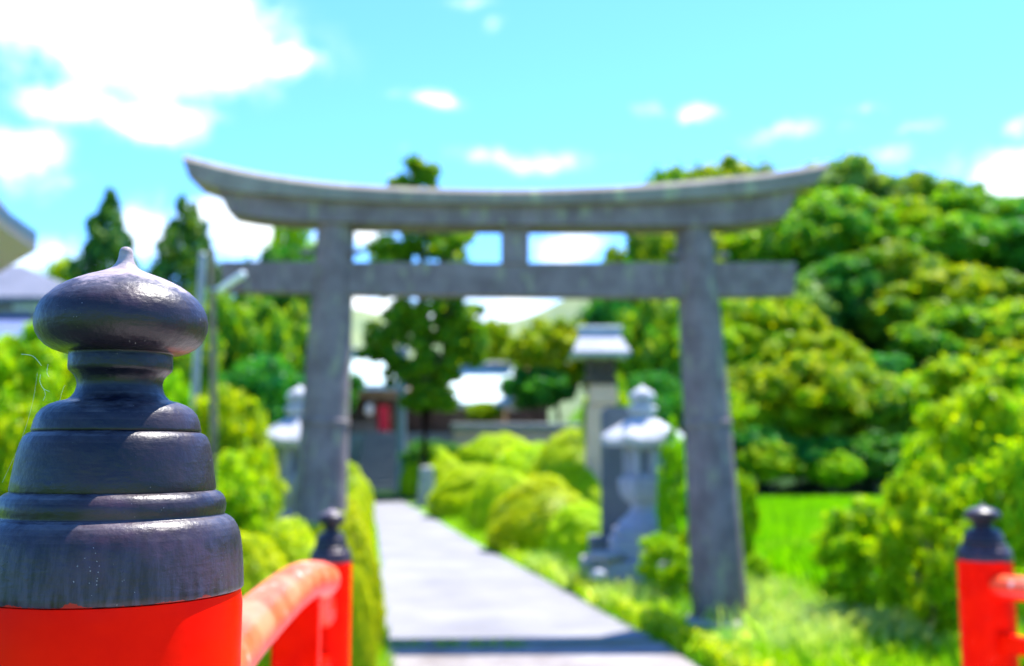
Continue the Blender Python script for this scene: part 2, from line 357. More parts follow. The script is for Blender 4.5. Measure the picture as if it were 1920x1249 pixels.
# path
L_ = [(731, 1212), (722, 1180), (716, 1120), (713, 1050), (708, 1000), (700, 960), (690, 930), (688, 921)]
R_ = [(1224, 1202), (1145, 1160), (1052, 1105), (975, 1065), (892, 1022), (824, 980), (774, 952), (742, 932), (728, 921)]
def strip(left, right, z, n=24):
    def res(pp):
        q = [G(*p) for p in pp]; d = [0]
        for a, b in zip(q, q[1:]): d.append(d[-1] + (b - a).length)
        out = []
        for k in range(n + 1):
            s = d[-1] * k / n; i = max(j for j in range(len(d)) if d[j] <= s + 1e-9); i = min(i, len(q) - 2)
            f = (s - d[i]) / (d[i + 1] - d[i]); v = q[i].lerp(q[i + 1], f); out.append((v.x, v.y, z))
        return out
    a, b = res(left), res(right)
    return a + b, [(i, n + 1 + i, n + 2 + i, i + 1) for i in range(n)]
v, f = strip(L_, R_, .0)
p = MB(); n1 = len(v) // 2
top = [(x, y, .022) for x, y, z in v]; bot = [(x, y, -.05) for x, y, z in v]; b0 = len(top)
sides = [(i, i + 1, b0 + i + 1, b0 + i) for i in range(n1 - 1)] + [(n1 + i + 1, n1 + i, b0 + n1 + i, b0 + n1 + i + 1) for i in range(n1 - 1)] + [(n1, 0, b0, b0 + n1)]
p.add(top + bot, f + sides)
tag(p.build('path', M['path'], smooth=False), kind='structure')
# apron slab in front of the path, with a dark open joint between
a0, a1 = G(732, 1217), G(1242, 1208); ap = MB()
pts = [(a0.x, a0.y + .02), (a1.x, a1.y + .02), (1.75, 4.9), (-.95, 4.9)]
ap.prism([(x, y, .014) for x, y in pts], [(x, y, -.05) for x, y in pts]); tag(ap.build('approach_slab', M['apron'], smooth=False), kind='structure')
# paddy field
fp = [(3.6, 10.5), (14.5, 10.5), (18.5, 31.5), (2.2, 31.5)]
fd = MB(); fd.add([(x, y, .012) for x, y in fp], [(0, 1, 2, 3)]); tag(fd.build('rice_field', M['field'], smooth=False), kind='structure')
# stream under the bridge
st_ = MB(); st_.add([(-30, -1.2, .006), (30, -1.2, .006), (30, 2.6, .006), (-30, 2.6, .006)], [(0, 1, 2, 3)]); tag(st_.build('stream', M['water'], smooth=False), kind='structure')

# ------------------------------------------------------------------ bridge
NP = Vector((P(213, 1000, .75).x, .75, 0)); PXM = .75 / F
LP = Vector((P(619, 1100, 4.6).x, 4.6, 0)); RP = Vector((P(1849, 1100, 3.67).x, 3.67, 0))
BD = (LP - NP); BD.z = 0; BD.normalize()
def capz(py, D, x): return P(x, py, D).z
PROF = [(462, 1), (462.6, 5), (464.2, 8.5), (467.5, 11.4), (473, 12.8), (480, 13.4), (488, 15.5), (495, 19), (501, 24), (506, 32), (510.5, 43), (515, 56), (521, 74), (528, 91), (536, 108), (546, 124), (558, 138), (572, 150), (586, 156.5),
        (600, 159.5), (614, 159.5), (627, 156), (639, 149), (649, 139), (656, 127), (660.5, 114), (662.5, 104), (662, 96.5), (664, 94.5), (668, 95.5), (688, 96), (694, 95), (698, 90.5), (704, 84), (711, 80), (719, 78), (728, 79),
        (737, 82), (744, 87), (749, 93), (751.5, 101), (754, 112), (759, 125), (767, 137), (777, 145), (790, 150), (804, 153), (808.5, 153.5), (810, 151.5), (811.5, 154), (814, 160), (820, 166), (832, 171), (850, 175.5), (872, 179), (900, 183), (918, 185.5),
        (922.5, 184), (924, 187), (926.5, 193), (932, 199), (940, 203.5), (950, 205.5), (960, 205), (967, 203), (970, 203.5), (972, 208), (976, 215), (983, 222), (993, 228), (1006, 233), (1024, 236.5), (1050, 239.5), (1080, 241.5), (1106, 243), (1119, 243.3), (1121.5, 241.5)]
def yy(y): return y - 9.5 * max(0, y - 780) / 341.5 - 7.5 * max(0, y - 1000) / 121.5
def bridge_post(name, base, cpx, ref_scale, zs, foot, label, group, ns=96, ytop=None):
    """ref: heights of PROF relative to the rim, in metres on the near post"""
    zr = P(224, yy(1121.5), .75).z
    pr = [(r * PXM * ref_scale * .968, (P(224, yy(y), .75).z - zr) * ref_scale * zs) for y, r in PROF]
    e = empty(name, (base.x, base.y, foot), label, 'bridge post', group)
    rim = (ytop - pr[0][1])
    c = MB(); c.lathe((0, 0, 0), pr, ns); o = c.build('finial_cap', M['cap']); o.parent = e; o.location = (0, 0, rim - foot)
    o.data.set_sharp_from_angle(angle=R(60))
    R0 = 240.5 * .974 * PXM * ref_scale
    b = MB(); b.lathe((0, 0, 0), [(R0 - .004, 0), (R0, .004), (R0, rim - foot - .012), (R0 - .0015, rim - foot - .001)], ns)
    o2 = b.build('post_body', M['red']); o2.parent = e
    return e, rim
ZN = P(234, 463, .75).z
near, rimN = bridge_post('bridge_post', NP, 224, 1, 1, .40, 'large red bridge post in sharp focus, blue-black onion-shaped cap', 'red bridge posts with dark onion caps', 160, ZN)
left, rimL = bridge_post('bridge_post', LP, 619, 1, .96, .06, 'blurred small red bridge post beside the path, at the far end of the thick rail', 'red bridge posts with dark onion caps', 64, P(612, 950, 4.6).z)
right, rimR = bridge_post('bridge_post', RP, 1849, 1, .80, .06, 'red bridge post with black cap at the right edge, rails leading off to the right', 'red bridge posts with dark onion caps', 64, P(1845, 942, 3.67).z)
# handrail: from the near post, along the arch, to the left far post
A = Vector((NP.x, NP.y, 0)); ZA = P(450, 1235, 1.0).z
q1 = P(590, 1097, 2.25)
rl = empty('handrail', (NP.x, NP.y + .09, 1.3), 'thick round sunlit red handrail running from the big capped post', 'handrail', 'red bridge railings')
m_ = MB(); rr = .044
pA = Vector((NP.x + .045, NP.y + .10, 1.446)); 
pts = []
ctrl = [Vector((NP.x - .01, .84, 1.325)), Vector((-.362, 1.2, 1.326)), Vector((-.415, 1.64, 1.324)), Vector((-.450, 2.2, 1.326)), Vector((-.462, 2.56, 1.292)), Vector((-.56, 3.0, 1.17)), Vector((-.66, 3.7, 1.03)), Vector((LP.x, LP.y - .09, .98))]
def catmull(c, n=8):
    out = []
    for i in range(len(c) - 1):
        p0, p1, p2, p3 = c[max(i - 1, 0)], c[i], c[i + 1], c[min(i + 2, len(c) - 1)]
        for k in range(n):
            t = k / n; out.append(.5 * ((2 * p1) + (p2 - p0) * t + (2 * p0 - 5 * p1 + 4 * p2 - p3) * t * t + (3 * p1 - p0 - 3 * p2 + p3) * t ** 3))
    return out + [c[-1]]
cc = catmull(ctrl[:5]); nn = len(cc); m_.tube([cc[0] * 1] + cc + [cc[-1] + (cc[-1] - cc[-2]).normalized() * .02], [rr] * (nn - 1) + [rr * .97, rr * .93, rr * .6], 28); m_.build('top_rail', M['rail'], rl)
m_ = MB(); m_.tube(catmull(ctrl[4:]), .036, 24); m_.build('sloping_rail', M['red'], rl)
def sidebeam(a, b, w, h):
    d = (b - a); d2 = Vector((d.x, d.y, 0)).normalized(); s = Vector((-d2.y, d2.x, 0)) * w / 2; u = Vector((0, 0, h / 2))
    return [a - s - u, a + s - u, a + s + u, a - s + u], [b - s - u, b + s - u, b + s + u, b - s + u]
m_ = MB(); fr, bk = sidebeam(Vector((NP.x + .012, NP.y + .09, 1.04)), Vector((LP.x, LP.y - .09, .70)), .05, .085); m_.prism(fr, bk); m_.build('middle_rail', M['red'], rl, smooth=False)
m_ = MB(); fr, bk = sidebeam(Vector((NP.x + .012, NP.y + .09, .52)), Vector((LP.x, LP.y - .09, .18)), .07, .10); m_.prism(fr, bk); m_.build('bottom_rail', M['red'], rl, smooth=False)
sp = P(556, 1200, 2.3)
m_ = MB(); m_.box((sp.x, 2.3, .86), (.10, .10, .86), math.atan2(-BD.x, BD.y), bev=.006); m_.build('strut', M['red'], rl)
# right railing, running back past the right edge of the view
RB = RP - BD * 3.3
rr_ = empty('handrail', (RP.x, RP.y - .1, 1.0), 'slimmer round red handrail leaving the frame at the lower right', 'handrail', 'red bridge railings')
rz0 = P(1900, 1097, 3.6).z
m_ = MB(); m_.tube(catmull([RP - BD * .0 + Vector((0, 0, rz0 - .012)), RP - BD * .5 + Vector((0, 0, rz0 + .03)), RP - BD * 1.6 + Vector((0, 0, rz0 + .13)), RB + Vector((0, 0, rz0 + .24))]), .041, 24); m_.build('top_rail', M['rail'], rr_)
m_ = MB(); fr, bk = sidebeam(RP - BD * .09 + Vector((0, 0, P(1900, 1203, 3.6).z)), RB + Vector((0, 0, P(1900, 1203, 3.6).z + .2)), .05, .055); m_.prism(fr, bk); m_.build('middle_rail', M['red'], rr_, smooth=False)
m_ = MB(); fr, bk = sidebeam(RP - BD * .09 + Vector((0, 0, .22)), RB + Vector((0, 0, .5)), .07, .10); m_.prism(fr, bk); m_.build('bottom_rail', M['red'], rr_, smooth=False)
# deck
dk = MB(); side = Vector((BD.y, -BD.x, 0)); wdt = (RP - LP).dot(side); prof_d = []
NN = 20; start = LP + BD * .4
topv = []
for k in range(NN + 1):
    s = k / NN * 7.5; c0 = start - BD * s; z = .05 + .36 * math.sin(min(1, s / 7.5) * math.pi) ** .8
    topv.append((c0 - side * .12, c0 + side * (wdt + .12), z))
vs = []; fs = []
for a, b, z in topv: vs += [(a.x, a.y, z), (b.x, b.y, z), (b.x, b.y, z - .14), (a.x, a.y, z - .14)]
for k in range(NN):
    for j in range(4): fs.append((k * 4 + j, k * 4 + (j + 1) % 4, k * 4 + 4 + (j + 1) % 4, k * 4 + 4 + j))
fs += [(0, 1, 2, 3), (NN * 4 + 3, NN * 4 + 2, NN * 4 + 1, NN * 4)]
dk.add(vs, fs); tag(dk.build('bridge_deck', M['deck'], smooth=False), kind='structure')
# spider's threads beside and on the near cap
wb = MB()
def thr(pp, r=.00012): wb.tube(catmull([P(x, y, Y) for x, y, Y in pp], 5), r, 5)
thr([(40, 664, .735), (62, 668, .73), (78, 686, .73)]); thr([(76, 702, .73), (75, 716, .73), (82, 729, .73), (93, 734, .73)]); thr([(90, 683, .73), (88, 698, .73), (92, 707, .73)]); thr([(82, 729, .73), (85, 740, .73), (81, 751, .73)], .00010)
thr([(70, 700, .73), (60, 760, .73), (38, 830, .73), (4, 905, .73)], .00006); thr([(110, 760, .72), (118, 730, .72), (123, 722, .72)], .00006)
tag(wb.build('spider_thread', M['web']), 'loose white spider threads hanging in the air left of the big cap', 'cobweb')

# ------------------------------------------------------------------ torii
TY = 9.95
def T(px, py, dy=0, front=0):
    # plane of the gate, turned a little so its left end is nearer
    r = ray(px, py); k = .05; t = (TY + front) / (r[1] - k * r[0]); x = r[0] * t; dy = dy - front
    return Vector((x - k * dy, r[1] * t + dy, CAMZ + r[2] * t))
tb = G(965, 1158); torii = empty('stone_torii', (0.03, TY, 0), 'large weathered grey stone torii gate spanning the path', 'torii gate')
def ribbon(name, top, bot, d0, d1, m, bevel=None):
    """beam from matching top / bottom pixel lines; depth d0..d1; optional sloped strip on its top edge"""
    n = len(top); mb = MB(); rows = []
    if bevel: rows = [[T(x, y, d0, d0) for x, y in bot], [T(x, y + bevel, d0, d0) for x, y in top], [T(x, y, d0 + bevel / F * TY * 1.2, d0) for x, y in top], [T(x, y, d1 - bevel / F * TY * 1.2, d0) for x, y in top], [T(x, y + bevel, d1, d0) for x, y in top], [T(x, y, d1, d0) for x, y in bot]]
    else: rows = [[T(x, y, d0, d0) for x, y in bot], [T(x, y, d0, d0) for x, y in top], [T(x, y, d1, d0) for x, y in top], [T(x, y, d1, d0) for x, y in bot]]
    # keep the back rows at the front's height and width (a straight extrusion, not a projection)
    for r_ in range(len(rows)):
        for i in range(n):
            dy = rows[r_][i].y
    m_n = len(rows); vs = [v for r_ in rows for v in r_]
    fs = [(a * n + i, a * n + i + 1, ((a + 1) % m_n) * n + i + 1, ((a + 1) % m_n) * n + i) for a in range(m_n) for i in range(n - 1)]
    fs += [tuple(a * n for a in range(m_n)), tuple(a * n + n - 1 for a in range(m_n))[::-1]]
    mb.add(vs, fs); return mb.build(name, m, torii, ang=40)
def dens_line(pts, n=28):
    xs_ = [p[0] for p in pts]; ys_ = [p[1] for p in pts]; t = np.linspace(0, 1, len(pts)); tt = np.linspace(0, 1, n)
    c = catmull([Vector((x, y, 0)) for x, y in pts], 6); return [(v.x, v.y) for v in c]
kt = dens_line([(342, 287), (430, 309), (520, 326), (640, 340), (780, 348), (960, 351), (1120, 347), (1250, 339), (1370, 328), (1460, 318), (1553, 302)])
kb = dens_line([(354, 333), (430, 356), (520, 365), (640, 374), (780, 379), (960, 381), (1120, 379), (1250, 374), (1370, 366), (1450, 358), (1531, 344)])
ribbon('kasagi_beam', kt, kb, -.30, .30, M['torii_top'], 11)
s_t = dens_line([(407, 353), (470, 361), (560, 370), (700, 377), (960, 381.5), (1200, 377), (1350, 368), (1430, 361), (1497, 352)])
s_b = dens_line([(427, 397), (480, 406), (560, 413), (700, 418), (960, 421), (1200, 422), (1350, 420), (1420, 415), (1474, 406)])
ribbon('shimaki_beam', s_t, s_b, -.22, .22, M['torii'])
ribbon('nuki_beam', [(414, 490), (700, 491), (960, 493), (1250, 492), (1493, 492)], [(418, 545), (700, 552), (960, 554), (1250, 557), (1490, 553)], -.11, .11, M['torii'])
ribbon('gakuzuka_strut', [(941, 420), (992, 420)], [(941, 494), (992, 494)], -.13, .13, M['torii'])
def pillar(pt, rt, pb, rb):
    top = T(*pt); bot = T(*pb); mb = MB(); n = 9; pts = []; rad = []
    for k in range(n):
        f = k / (n - 1); pts.append(bot.lerp(top, f)); rad.append((rb + (rt - rb) * f) / F * TY)
    mb.tube(pts, rad, 40); mb.build('pillar', M['torii'], torii)
    j = bot.lerp(top, .5); mb = MB(); 
    mb.tube([bot.lerp(top, .478), bot.lerp(top, .482), bot.lerp(top, .492), bot.lerp(top, .496)], [ (rb + (rt - rb) * .48) / F * TY + e for e in (-.002, .012, .012, -.002)], 40); mb.build('joint_ring', M['torii'], torii)
    return bot
pR = pillar((1300, 415), 35, (1352, 1172), 52)
pL = pillar((631, 410), 35, (588, 1172), 52)
for nm, pt, pb in (('a', (1300, 415), (1352, 1172)), ('b', (631, 410), (588, 1172))):
    # collar wedges where the tie beam passes the pillar, a base drum
    c = T(*pt).lerp(T(*pb), .145)
    for s in (-1, 1):
        mb = MB(); mb.box((c.x + s * .235, c.y - .12, c.z + .205), (.11, .06, .05)); mb.build('wedge', M['torii'], torii)
    bb = T(*pb); mb = MB(); mb.lathe((bb.x, bb.y, -.05), [(.37, 0), (.37, .06), (.34, .09), (.28, .10)], 32); mb.build('base_drum', M['stone'], torii)
for x in (1386,):
    pass

# ------------------------------------------------------------------ stone lanterns
def stone_lantern(px, Y, label, group=None, zs=1):
    c = P(px, 1000, Y); z0 = 0; e = empty('stone_lantern', (c.x, Y, z0), label, 'stone lantern', group)
    k = Y / F; X, Yy = c.x, Y
    Z = lambda py: P(px, py, Y).z
    def B(name, z, d, m=M['lantern'], tp=1.0, bev=.012, off=0): mb = MB(); mb.box((X + off, Yy, (z[0] + z[1]) / 2), (d, d, abs(z[1] - z[0])), 0, tp, bev); return mb.build(name, m, e)
    def O(name, prof, m=M['lantern'], n=6, a0=R(0), ang=30):
        mb = MB(); mb.lathe((X, Yy, 0), prof, n, a0); return mb.build(name, m, e, ang=ang)
    B('base_step', (0, Z(1046)), 150 * k); B('base_step', (Z(1046) + .001, Z(1008)), 122 * k); B('base_step', (Z(1008) + .001, Z(990)), 108 * k)
    O('shaft', [(r * k, Z(y)) for y, r in ((989, 50), (978, 47), (966, 33), (958, 26), (952, 24), (944, 25))], n=24, ang=50)
    O('platform', [(r * k, Z(y)) for y, r in ((944, 26), (936, 38), (922, 45), (908, 47), (898, 47), (894, 44))])
    fb = MB()  # firebox: six posts round a dark opening
    for a in range(6):
        t = R(60 * a); fb.box((X + 30 * k * math.cos(t), Yy + 30 * k * math.sin(t), (Z(893) + Z(838)) / 2), (13 * k, 13 * k, Z(838) - Z(893)), t, 1, .004)
    fb.lathe((X, Yy, 0), [(34 * k, Z(894)), (34 * k, Z(886))], 6); fb.lathe((X, Yy, 0), [(36 * k, Z(845)), (36 * k, Z(837))], 6); fb.build('firebox', M['lantern'], e)
    # roof: six curled corners
    rf = MB(); n = 36; ring = []
    pr = [(70, 836, 0), (73, 826, 1), (66, 817, .75), (52, 806, .4), (40, 797, .15), (33, 789, 0), (26, 786, 0)]
    vs = []
    for r, y, c_ in pr:
        for i in range(n):
            a = 2 * math.pi * i / n; m6 = abs(math.cos(3 * a)) ** 6
            hexr = math.cos(R(30)) / math.cos(((a + R(30)) % R(60)) - R(30)) if 0 else 1 / max(.866, abs(math.cos(((a) % R(60)) - R(30)))) * .93
            rad = r * k * (hexr if r > 35 else 1); vs.append((X + rad * math.cos(a), Yy + rad * math.sin(a), Z(y) + .055 * c_ * m6 + (.02 * m6 if r == 70 else 0)))
    m2 = len(pr); fs = [(a * n + i, a * n + (i + 1) % n, (a + 1) * n + (i + 1) % n, (a + 1) * n + i) for a in range(m2 - 1) for i in range(n)] + [tuple(range(n))[::-1], tuple(range((m2 - 1) * n, m2 * n))]
    rf.add(vs, fs); rf.build('roof', M['lantern_roof'], e, ang=45)
    O('finial', [(r * k, Z(y)) for y, r in ((787, 20), (782, 18), (776, 24), (768, 28), (762, 26), (758, 16), (752, 22), (745, 25), (737, 22), (731, 13), (727, 5), (722, 1))], M['lantern_roof'], 24, ang=60)
    return e
stone_lantern(1208, 12.6, 'pale granite stone lantern in front of the dark stone slab', 'pair of stone lanterns flanking the path')
stone_lantern(556, 12.6, 'pale granite stone lantern half hidden behind the left gate pillar', 'pair of stone lanterns flanking the path')
# small loose stones round the lantern's base
for i, (x, y, r, Y, lab) in enumerate([(1252, 962, 12, 12.2, 'upper round white stone on the right rim of the lantern base'), (1258, 1003, 15, 12.0, 'round white stone sitting just below the lantern base rim'), (1150, 1002, 11, 12.1, 'round grey stone at the left rim of the lantern base'), (1120, 1076, 16, 11.3, 'flat white stone lying on the ground before the slab base')]):
    pass
def rock(px, py, w, hgt, Y, m, label, cat='stone', name='stone', seed=0, rz=0):
    c = P(px, py, Y); k = Y / F; rd = random.Random(seed); mb = MB(); n = 14; vs = []; m_ = 8
    for j in range(m_ + 1):
        th = math.pi * j / m_
        for i in range(n):
            a = 2 * math.pi * i / n; q = 1 + .18 * (rd.random() - .5)
            vs.append((c.x + w * k / 2 * math.sin(th) ** .8 * math.cos(a) * q, Y + w * k / 2 * math.sin(th) ** .8 * math.sin(a) * q, c.z - hgt * k / 2 * math.cos(th) * (1 + .1 * (rd.random() - .5))))
    mb.add(vs, [(j * n + i, j * n + (i + 1) % n, (j + 1) * n + (i + 1) % n, (j + 1) * n + i) for j in range(m_) for i in range(n)]); o = mb.build(name, m, ang=50); return tag(o, label, cat)
# the slab monument on its plinth
mY = 13.4; c = P(1157, 900, mY); mo = empty('stone_monument', (c.x, mY, 0), 'tall dark grey stone slab monument behind the right lantern', 'monument')
k = mY / F; mb = MB(); zt = P(1157, 765, mY).z; zb = P(1157, 1005, mY).z
mb.prism([(c.x + x * k, mY - .09, z) for x, z in ((-30, zb), (72, zb), (66, zt - .06), (52, zt), (-18, zt + .02), (-28, zt - .05))], [(c.x + x * k, mY + .09, z) for x, z in ((-30, zb), (72, zb), (66, zt - .06), (52, zt), (-18, zt + .02), (-28, zt - .05))]); mb.build('slab', M['slab'], mo)
mb = MB(); mb.box((c.x + 12 * k, mY - .02, (zb + P(0, 1045, mY).z) / 2), (128 * k, .55, zb - P(0, 1045, mY).z - .001), 0, 1, .015); mb.build('plinth', M['slab'], mo)
mb = MB(); mb.box((c.x + 8 * k, mY - .10, P(0, 1045, mY).z / 2), (150 * k, .85, P(0, 1045, mY).z - .001), 0, 1, .015); mb.build('base_block', M['stone'], mo)
rock(1135, 1043, 74, 20, 12.2, M['stone'], 'flat pinkish stone slab lying at the foot of the dark monument', 'stone', 'flat_stone', 3)
rock(1122, 1078, 30, 22, 11.7, M['lantern_roof'], 'small white stone in the grass left of the lantern base', 'stone', 'white_stone', 4)
# standing marker by the path end
mk = empty('stone_marker', (P(797, 900, 31).x, 31, 0), 'small upright grey stone marker between the path and clipped azaleas', 'stone marker')
mb = MB(); zt = P(797, 874, 31).z; c = P(800, 900, 31); mk.location = (c.x, 31, 0)
mb.box((c.x, 31, zt / 2 + .05), (.52, .34, zt - .1), .2, .72, .05); mb.build('stone_shaft', M['stone'], mk); mb = MB(); mb.box((c.x, 31, .05), (.70, .5, .12), .2, 1, .02); mb.build('footing', M['stone'], mk)

# tall old lantern with white roof behind the shrubs
oY = 21.0; c = P(1125, 700, oY); k = oY / F; Z = lambda py: P(1125, py, oY).z
ol = empty('tall_lantern', (c.x, oY, 0), 'tall brown-stone lantern with a small white tiled roof above the shrubs', 'lantern')
mb = MB(); mb.box((c.x, oY, Z(760) / 2), (62 * k, 62 * k, Z(760)), 0, .8, .03); mb.build('pedestal', M['brownstone'], ol)
mb = MB(); mb.box((c.x + 4 * k, oY, (Z(760) + Z(722)) / 2), (52 * k, 52 * k, Z(722) - Z(760) - .002), 0, .95, .02); mb.build('shaft', M['brownstone'], ol)
mb = MB()
for sx in (-1, 1):
    for sy in (-1, 1): mb.box((c.x + sx * 21 * k, oY + sy * 21 * k, (Z(721) + Z(673)) / 2), (9 * k, 9 * k, Z(673) - Z(721)))
mb.box((c.x, oY, Z(715)), (60 * k, 60 * k, 10 * k)); mb.box((c.x, oY, (Z(710) + Z(676)) / 2), (34 * k, 34 * k, Z(676) - Z(710))); mb.build('light_box', M['darkwood'], ol)
def gable_roof(mb, cx, cy, ze, zr, L, wd, over, thick=.12, rz=0, curve=.12, n=8, hip=1.0):
    """roof with ridge along local x; concave slopes; hip<1 shortens the ridge"""
    ca, sa = math.cos(rz), math.sin(rz); tr = lambda x, y, z: (cx + x * ca - y * sa, cy + x * sa + y * ca, z)
    for lay, dz in ((0, 0),):
        vs = []; prof = []
        for j in range(2 * n + 1):
            f = abs(j - n) / n; s = -1 if j < n else 1; y = s * f * wd / 2
            z = zr - (zr - ze) * (f ** .8) * 1.0; l = L / 2 * (hip + (1 - hip) * f); prof.append((y, z, l))
        for y, z, l in prof: vs += [tr(-l, y, z + .10 * curve), tr(l, y, z + .10 * curve), tr(l, y, z - thick), tr(-l, y, z - thick)]
        fs = []
        for j in range(2 * n):
            for q in range(4): fs.append((j * 4 + q, j * 4 + (q + 1) % 4, j * 4 + 4 + (q + 1) % 4, j * 4 + 4 + q))
        fs += [(0, 1, 2, 3), (8 * n + 3, 8 * n + 2, 8 * n + 1, 8 * n)]
        mb.add(vs, fs)
    return mb
mb = MB(); gable_roof(mb, c.x, oY, Z(664), Z(620), 106 * k, 96 * k, 0, .07, 0, hip=.68); rf = mb.build('roof', M['roofstone'], ol)
mb = MB(); mb.box((c.x, oY, Z(616)), (86 * k, .12, .10), 0, 1, .02); mb.build('ridge', M['lantern_roof'], rf)

# ------------------------------------------------------------------ shrine terrace, steps and halls
tY = 41.0; TZ = P(960, 806, tY).z
wl_ = empty('retaining_wall', (P(960, 850, tY).x, tY, 0), 'low pale brown retaining wall beyond the clipped azaleas, below the halls', 'retaining wall')
xl, xr = P(850, 800, tY).x, P(1105, 800, tY).x
mb = MB(); mb.box(((xl + xr) / 2, tY + .25, TZ / 2), (xr - xl, .5, TZ), 0, 1, .03); mb.build('wall_face', M['brownstone'], wl_)
mb = MB(); mb.box(((xl + xr) / 2, tY + .2, TZ + .13), (xr - xl + .2, .7, .25), 0, 1, .03); mb.build('coping', M['stone'], wl_)
mb = MB(); xa = P(560, 800, 44).x; mb.box(((xa + xr) / 2, 57.2, TZ / 2 - .2), (xr - xa, 25, TZ + .3)); tag(mb.build('shrine_terrace', M['gravel'], smooth=False), kind='structure')
# steps up from the path end
stp = empty('stone_steps', (P(716, 900, 43).x, 43, 0), 'flight of dark stone steps climbing from the path end to the shrine', 'steps')
sx0, sx1 = P(672, 900, 43).x, P(755, 900, 43).x; nst = 12
for i in range(nst):
    mb = MB(); h_ = TZ / nst * (i + 1); mb.box(((sx0 + sx1) / 2, 41.6 + i * .28 + .16, h_ / 2), (sx1 - sx0, .32, h_), 0, 1, .01); mb.build('step', M['slab'], stp)
# main hall
hY = 50; k = hY / F; c = P(668, 750, hY); e = empty('shrine_hall', (c.x, hY + 2, TZ), 'timber shrine hall with pale blue-white roof at the path end', 'shrine hall')
Z = lambda py: P(668, py, hY).z
L = 200 * k
mb = MB(); gable_roof(mb, c.x, hY + 2.3, Z(724), Z(655), L, 6.4, 0, .22, 0, hip=.86); rf = mb.build('roof', M['copper'], e)
mb = MB(); mb.box((c.x, hY + 2.3, Z(655) + .1), (L * .88, .4, .4), 0, 1, .05); mb.build('ridge', M['tile'], rf)
mb = MB(); mb.box((c.x, hY + .2, Z(738)), (L * .86, .22, .42), 0, 1, .02); mb.build('lintel_beam', M['wood'], e)
for f in (-.42, -.14, .14, .42):
    mb = MB(); mb.box((c.x + L * f, hY + .2, (TZ + Z(748)) / 2), (.24, .24, Z(748) - TZ), 0, 1, .02); mb.build('porch_post', M['wood'], e)
mb = MB(); mb.box((c.x, hY + 3.6, (TZ + Z(726)) / 2), (L * .84, 4.2, Z(726) - TZ - .02)); mb.build('hall_body', M['darkwood'], e, smooth=False)
for f in (-.28, 0, .28):
    mb = MB()
    for q in range(9): mb.box((c.x + L * f + (q - 4) * .15, hY + 1.45, (TZ + Z(765)) / 2 + .3), (.04, .04, Z(765) - TZ - .6))
    for q in range(4): mb.box((c.x + L * f, hY + 1.44, TZ + .35 + q * .42), (1.3, .05, .05))
    mb.build('lattice_door', M['wood'], e)
mb = MB(); mb.box((c.x + .5, hY + .1, TZ + .3), (1.4, .6, .55), 0, 1, .03); ob = mb.build('offering_box', M['wood']); tag(ob, 'pale wooden offering box in front of the shrine hall', 'offering box')
mb = MB()
pz = P(720, 760, 49.6); mb.prism([(pz.x - .2 + .02 * math.sin(i), 49.6 + .05 * math.sin(i * 2.1), pz.z - i * .2) for i in range(8)] , [(pz.x + .25, 49.6 + .05 * math.cos(i * 1.7), pz.z - i * .2) for i in range(8)])
mb = MB(); vs = []; 
for j in range(8):
    for i in range(7): vs.append((pz.x - .28 + i * .09, 49.6 + .05 * math.sin(i * 1.9 + j * .3), pz.z - j * .19))
nv = len(vs); vs += [(x, y + .02, z) for x, y, z in vs]
mb.add(vs, [(j * 7 + i, j * 7 + i + 1, j * 7 + i + 8, j * 7 + i + 7) for j in range(7) for i in range(6)] + [(nv + j * 7 + i, nv + j * 7 + i + 7, nv + j * 7 + i + 8, nv + j * 7 + i + 1) for j in range(7) for i in range(6)])
tag(mb.build('red_banner', M['cloth']), 'red cloth banner hanging under the eave of the shrine hall', 'banner')
for (px, py, w, Y, lab) in ((692, 768, 16, 49.3, 'left one of two round pale paper lanterns under the shrine eave'), (700+0, 0, 0, 0, '')):
    if not w: continue
    c2 = P(px, py, Y); r = w / 2 * Y / F; pl = MB(); pl.lathe((c2.x, Y, c2.z), [(r * .35, -r * 1.3), (r * .8, -r), (r, 0), (r * .8, r), (r * .35, r * 1.3)], 20); tag(pl.build('paper_lantern', M['paper']), 'round pale paper lantern hanging under the shrine hall eave', 'paper lantern')
# side hall
hY = 46; k = hY / F; c = P(903, 750, hY); Z = lambda py: P(896, py, hY).z; rzz = R(-4)
e = empty('side_hall', (c.x, hY + 1.5, TZ), 'smaller shrine building with pale green-white roof right of the pole', 'shrine building')
L = 124 * k
mb = MB(); gable_roof(mb, c.x, hY + 1.7, Z(757), Z(683), L, 4.6, 0, .16, rzz, hip=1.0); rf = mb.build('roof', M['copper'], e)
mb = MB(); mb.box((c.x, hY + 1.7, Z(679)), (L * .92, .34, .30), rzz, 1, .04); mb.build('ridge', M['tile'], rf)
mb = MB(); mb.box((c.x, hY + 1.9, (TZ + Z(764)) / 2), (L * .74, 2.6, Z(764) - TZ), rzz); mb.build('hall_body', M['wood'], e, smooth=False)
for f in (-.4, 0, .4):
    mb = MB(); mb.box((c.x + L * f, hY + .15, (TZ + Z(768)) / 2), (.16, .16, Z(768) - TZ), 0, 1, .01); mb.build('porch_post', M['wood'], e)
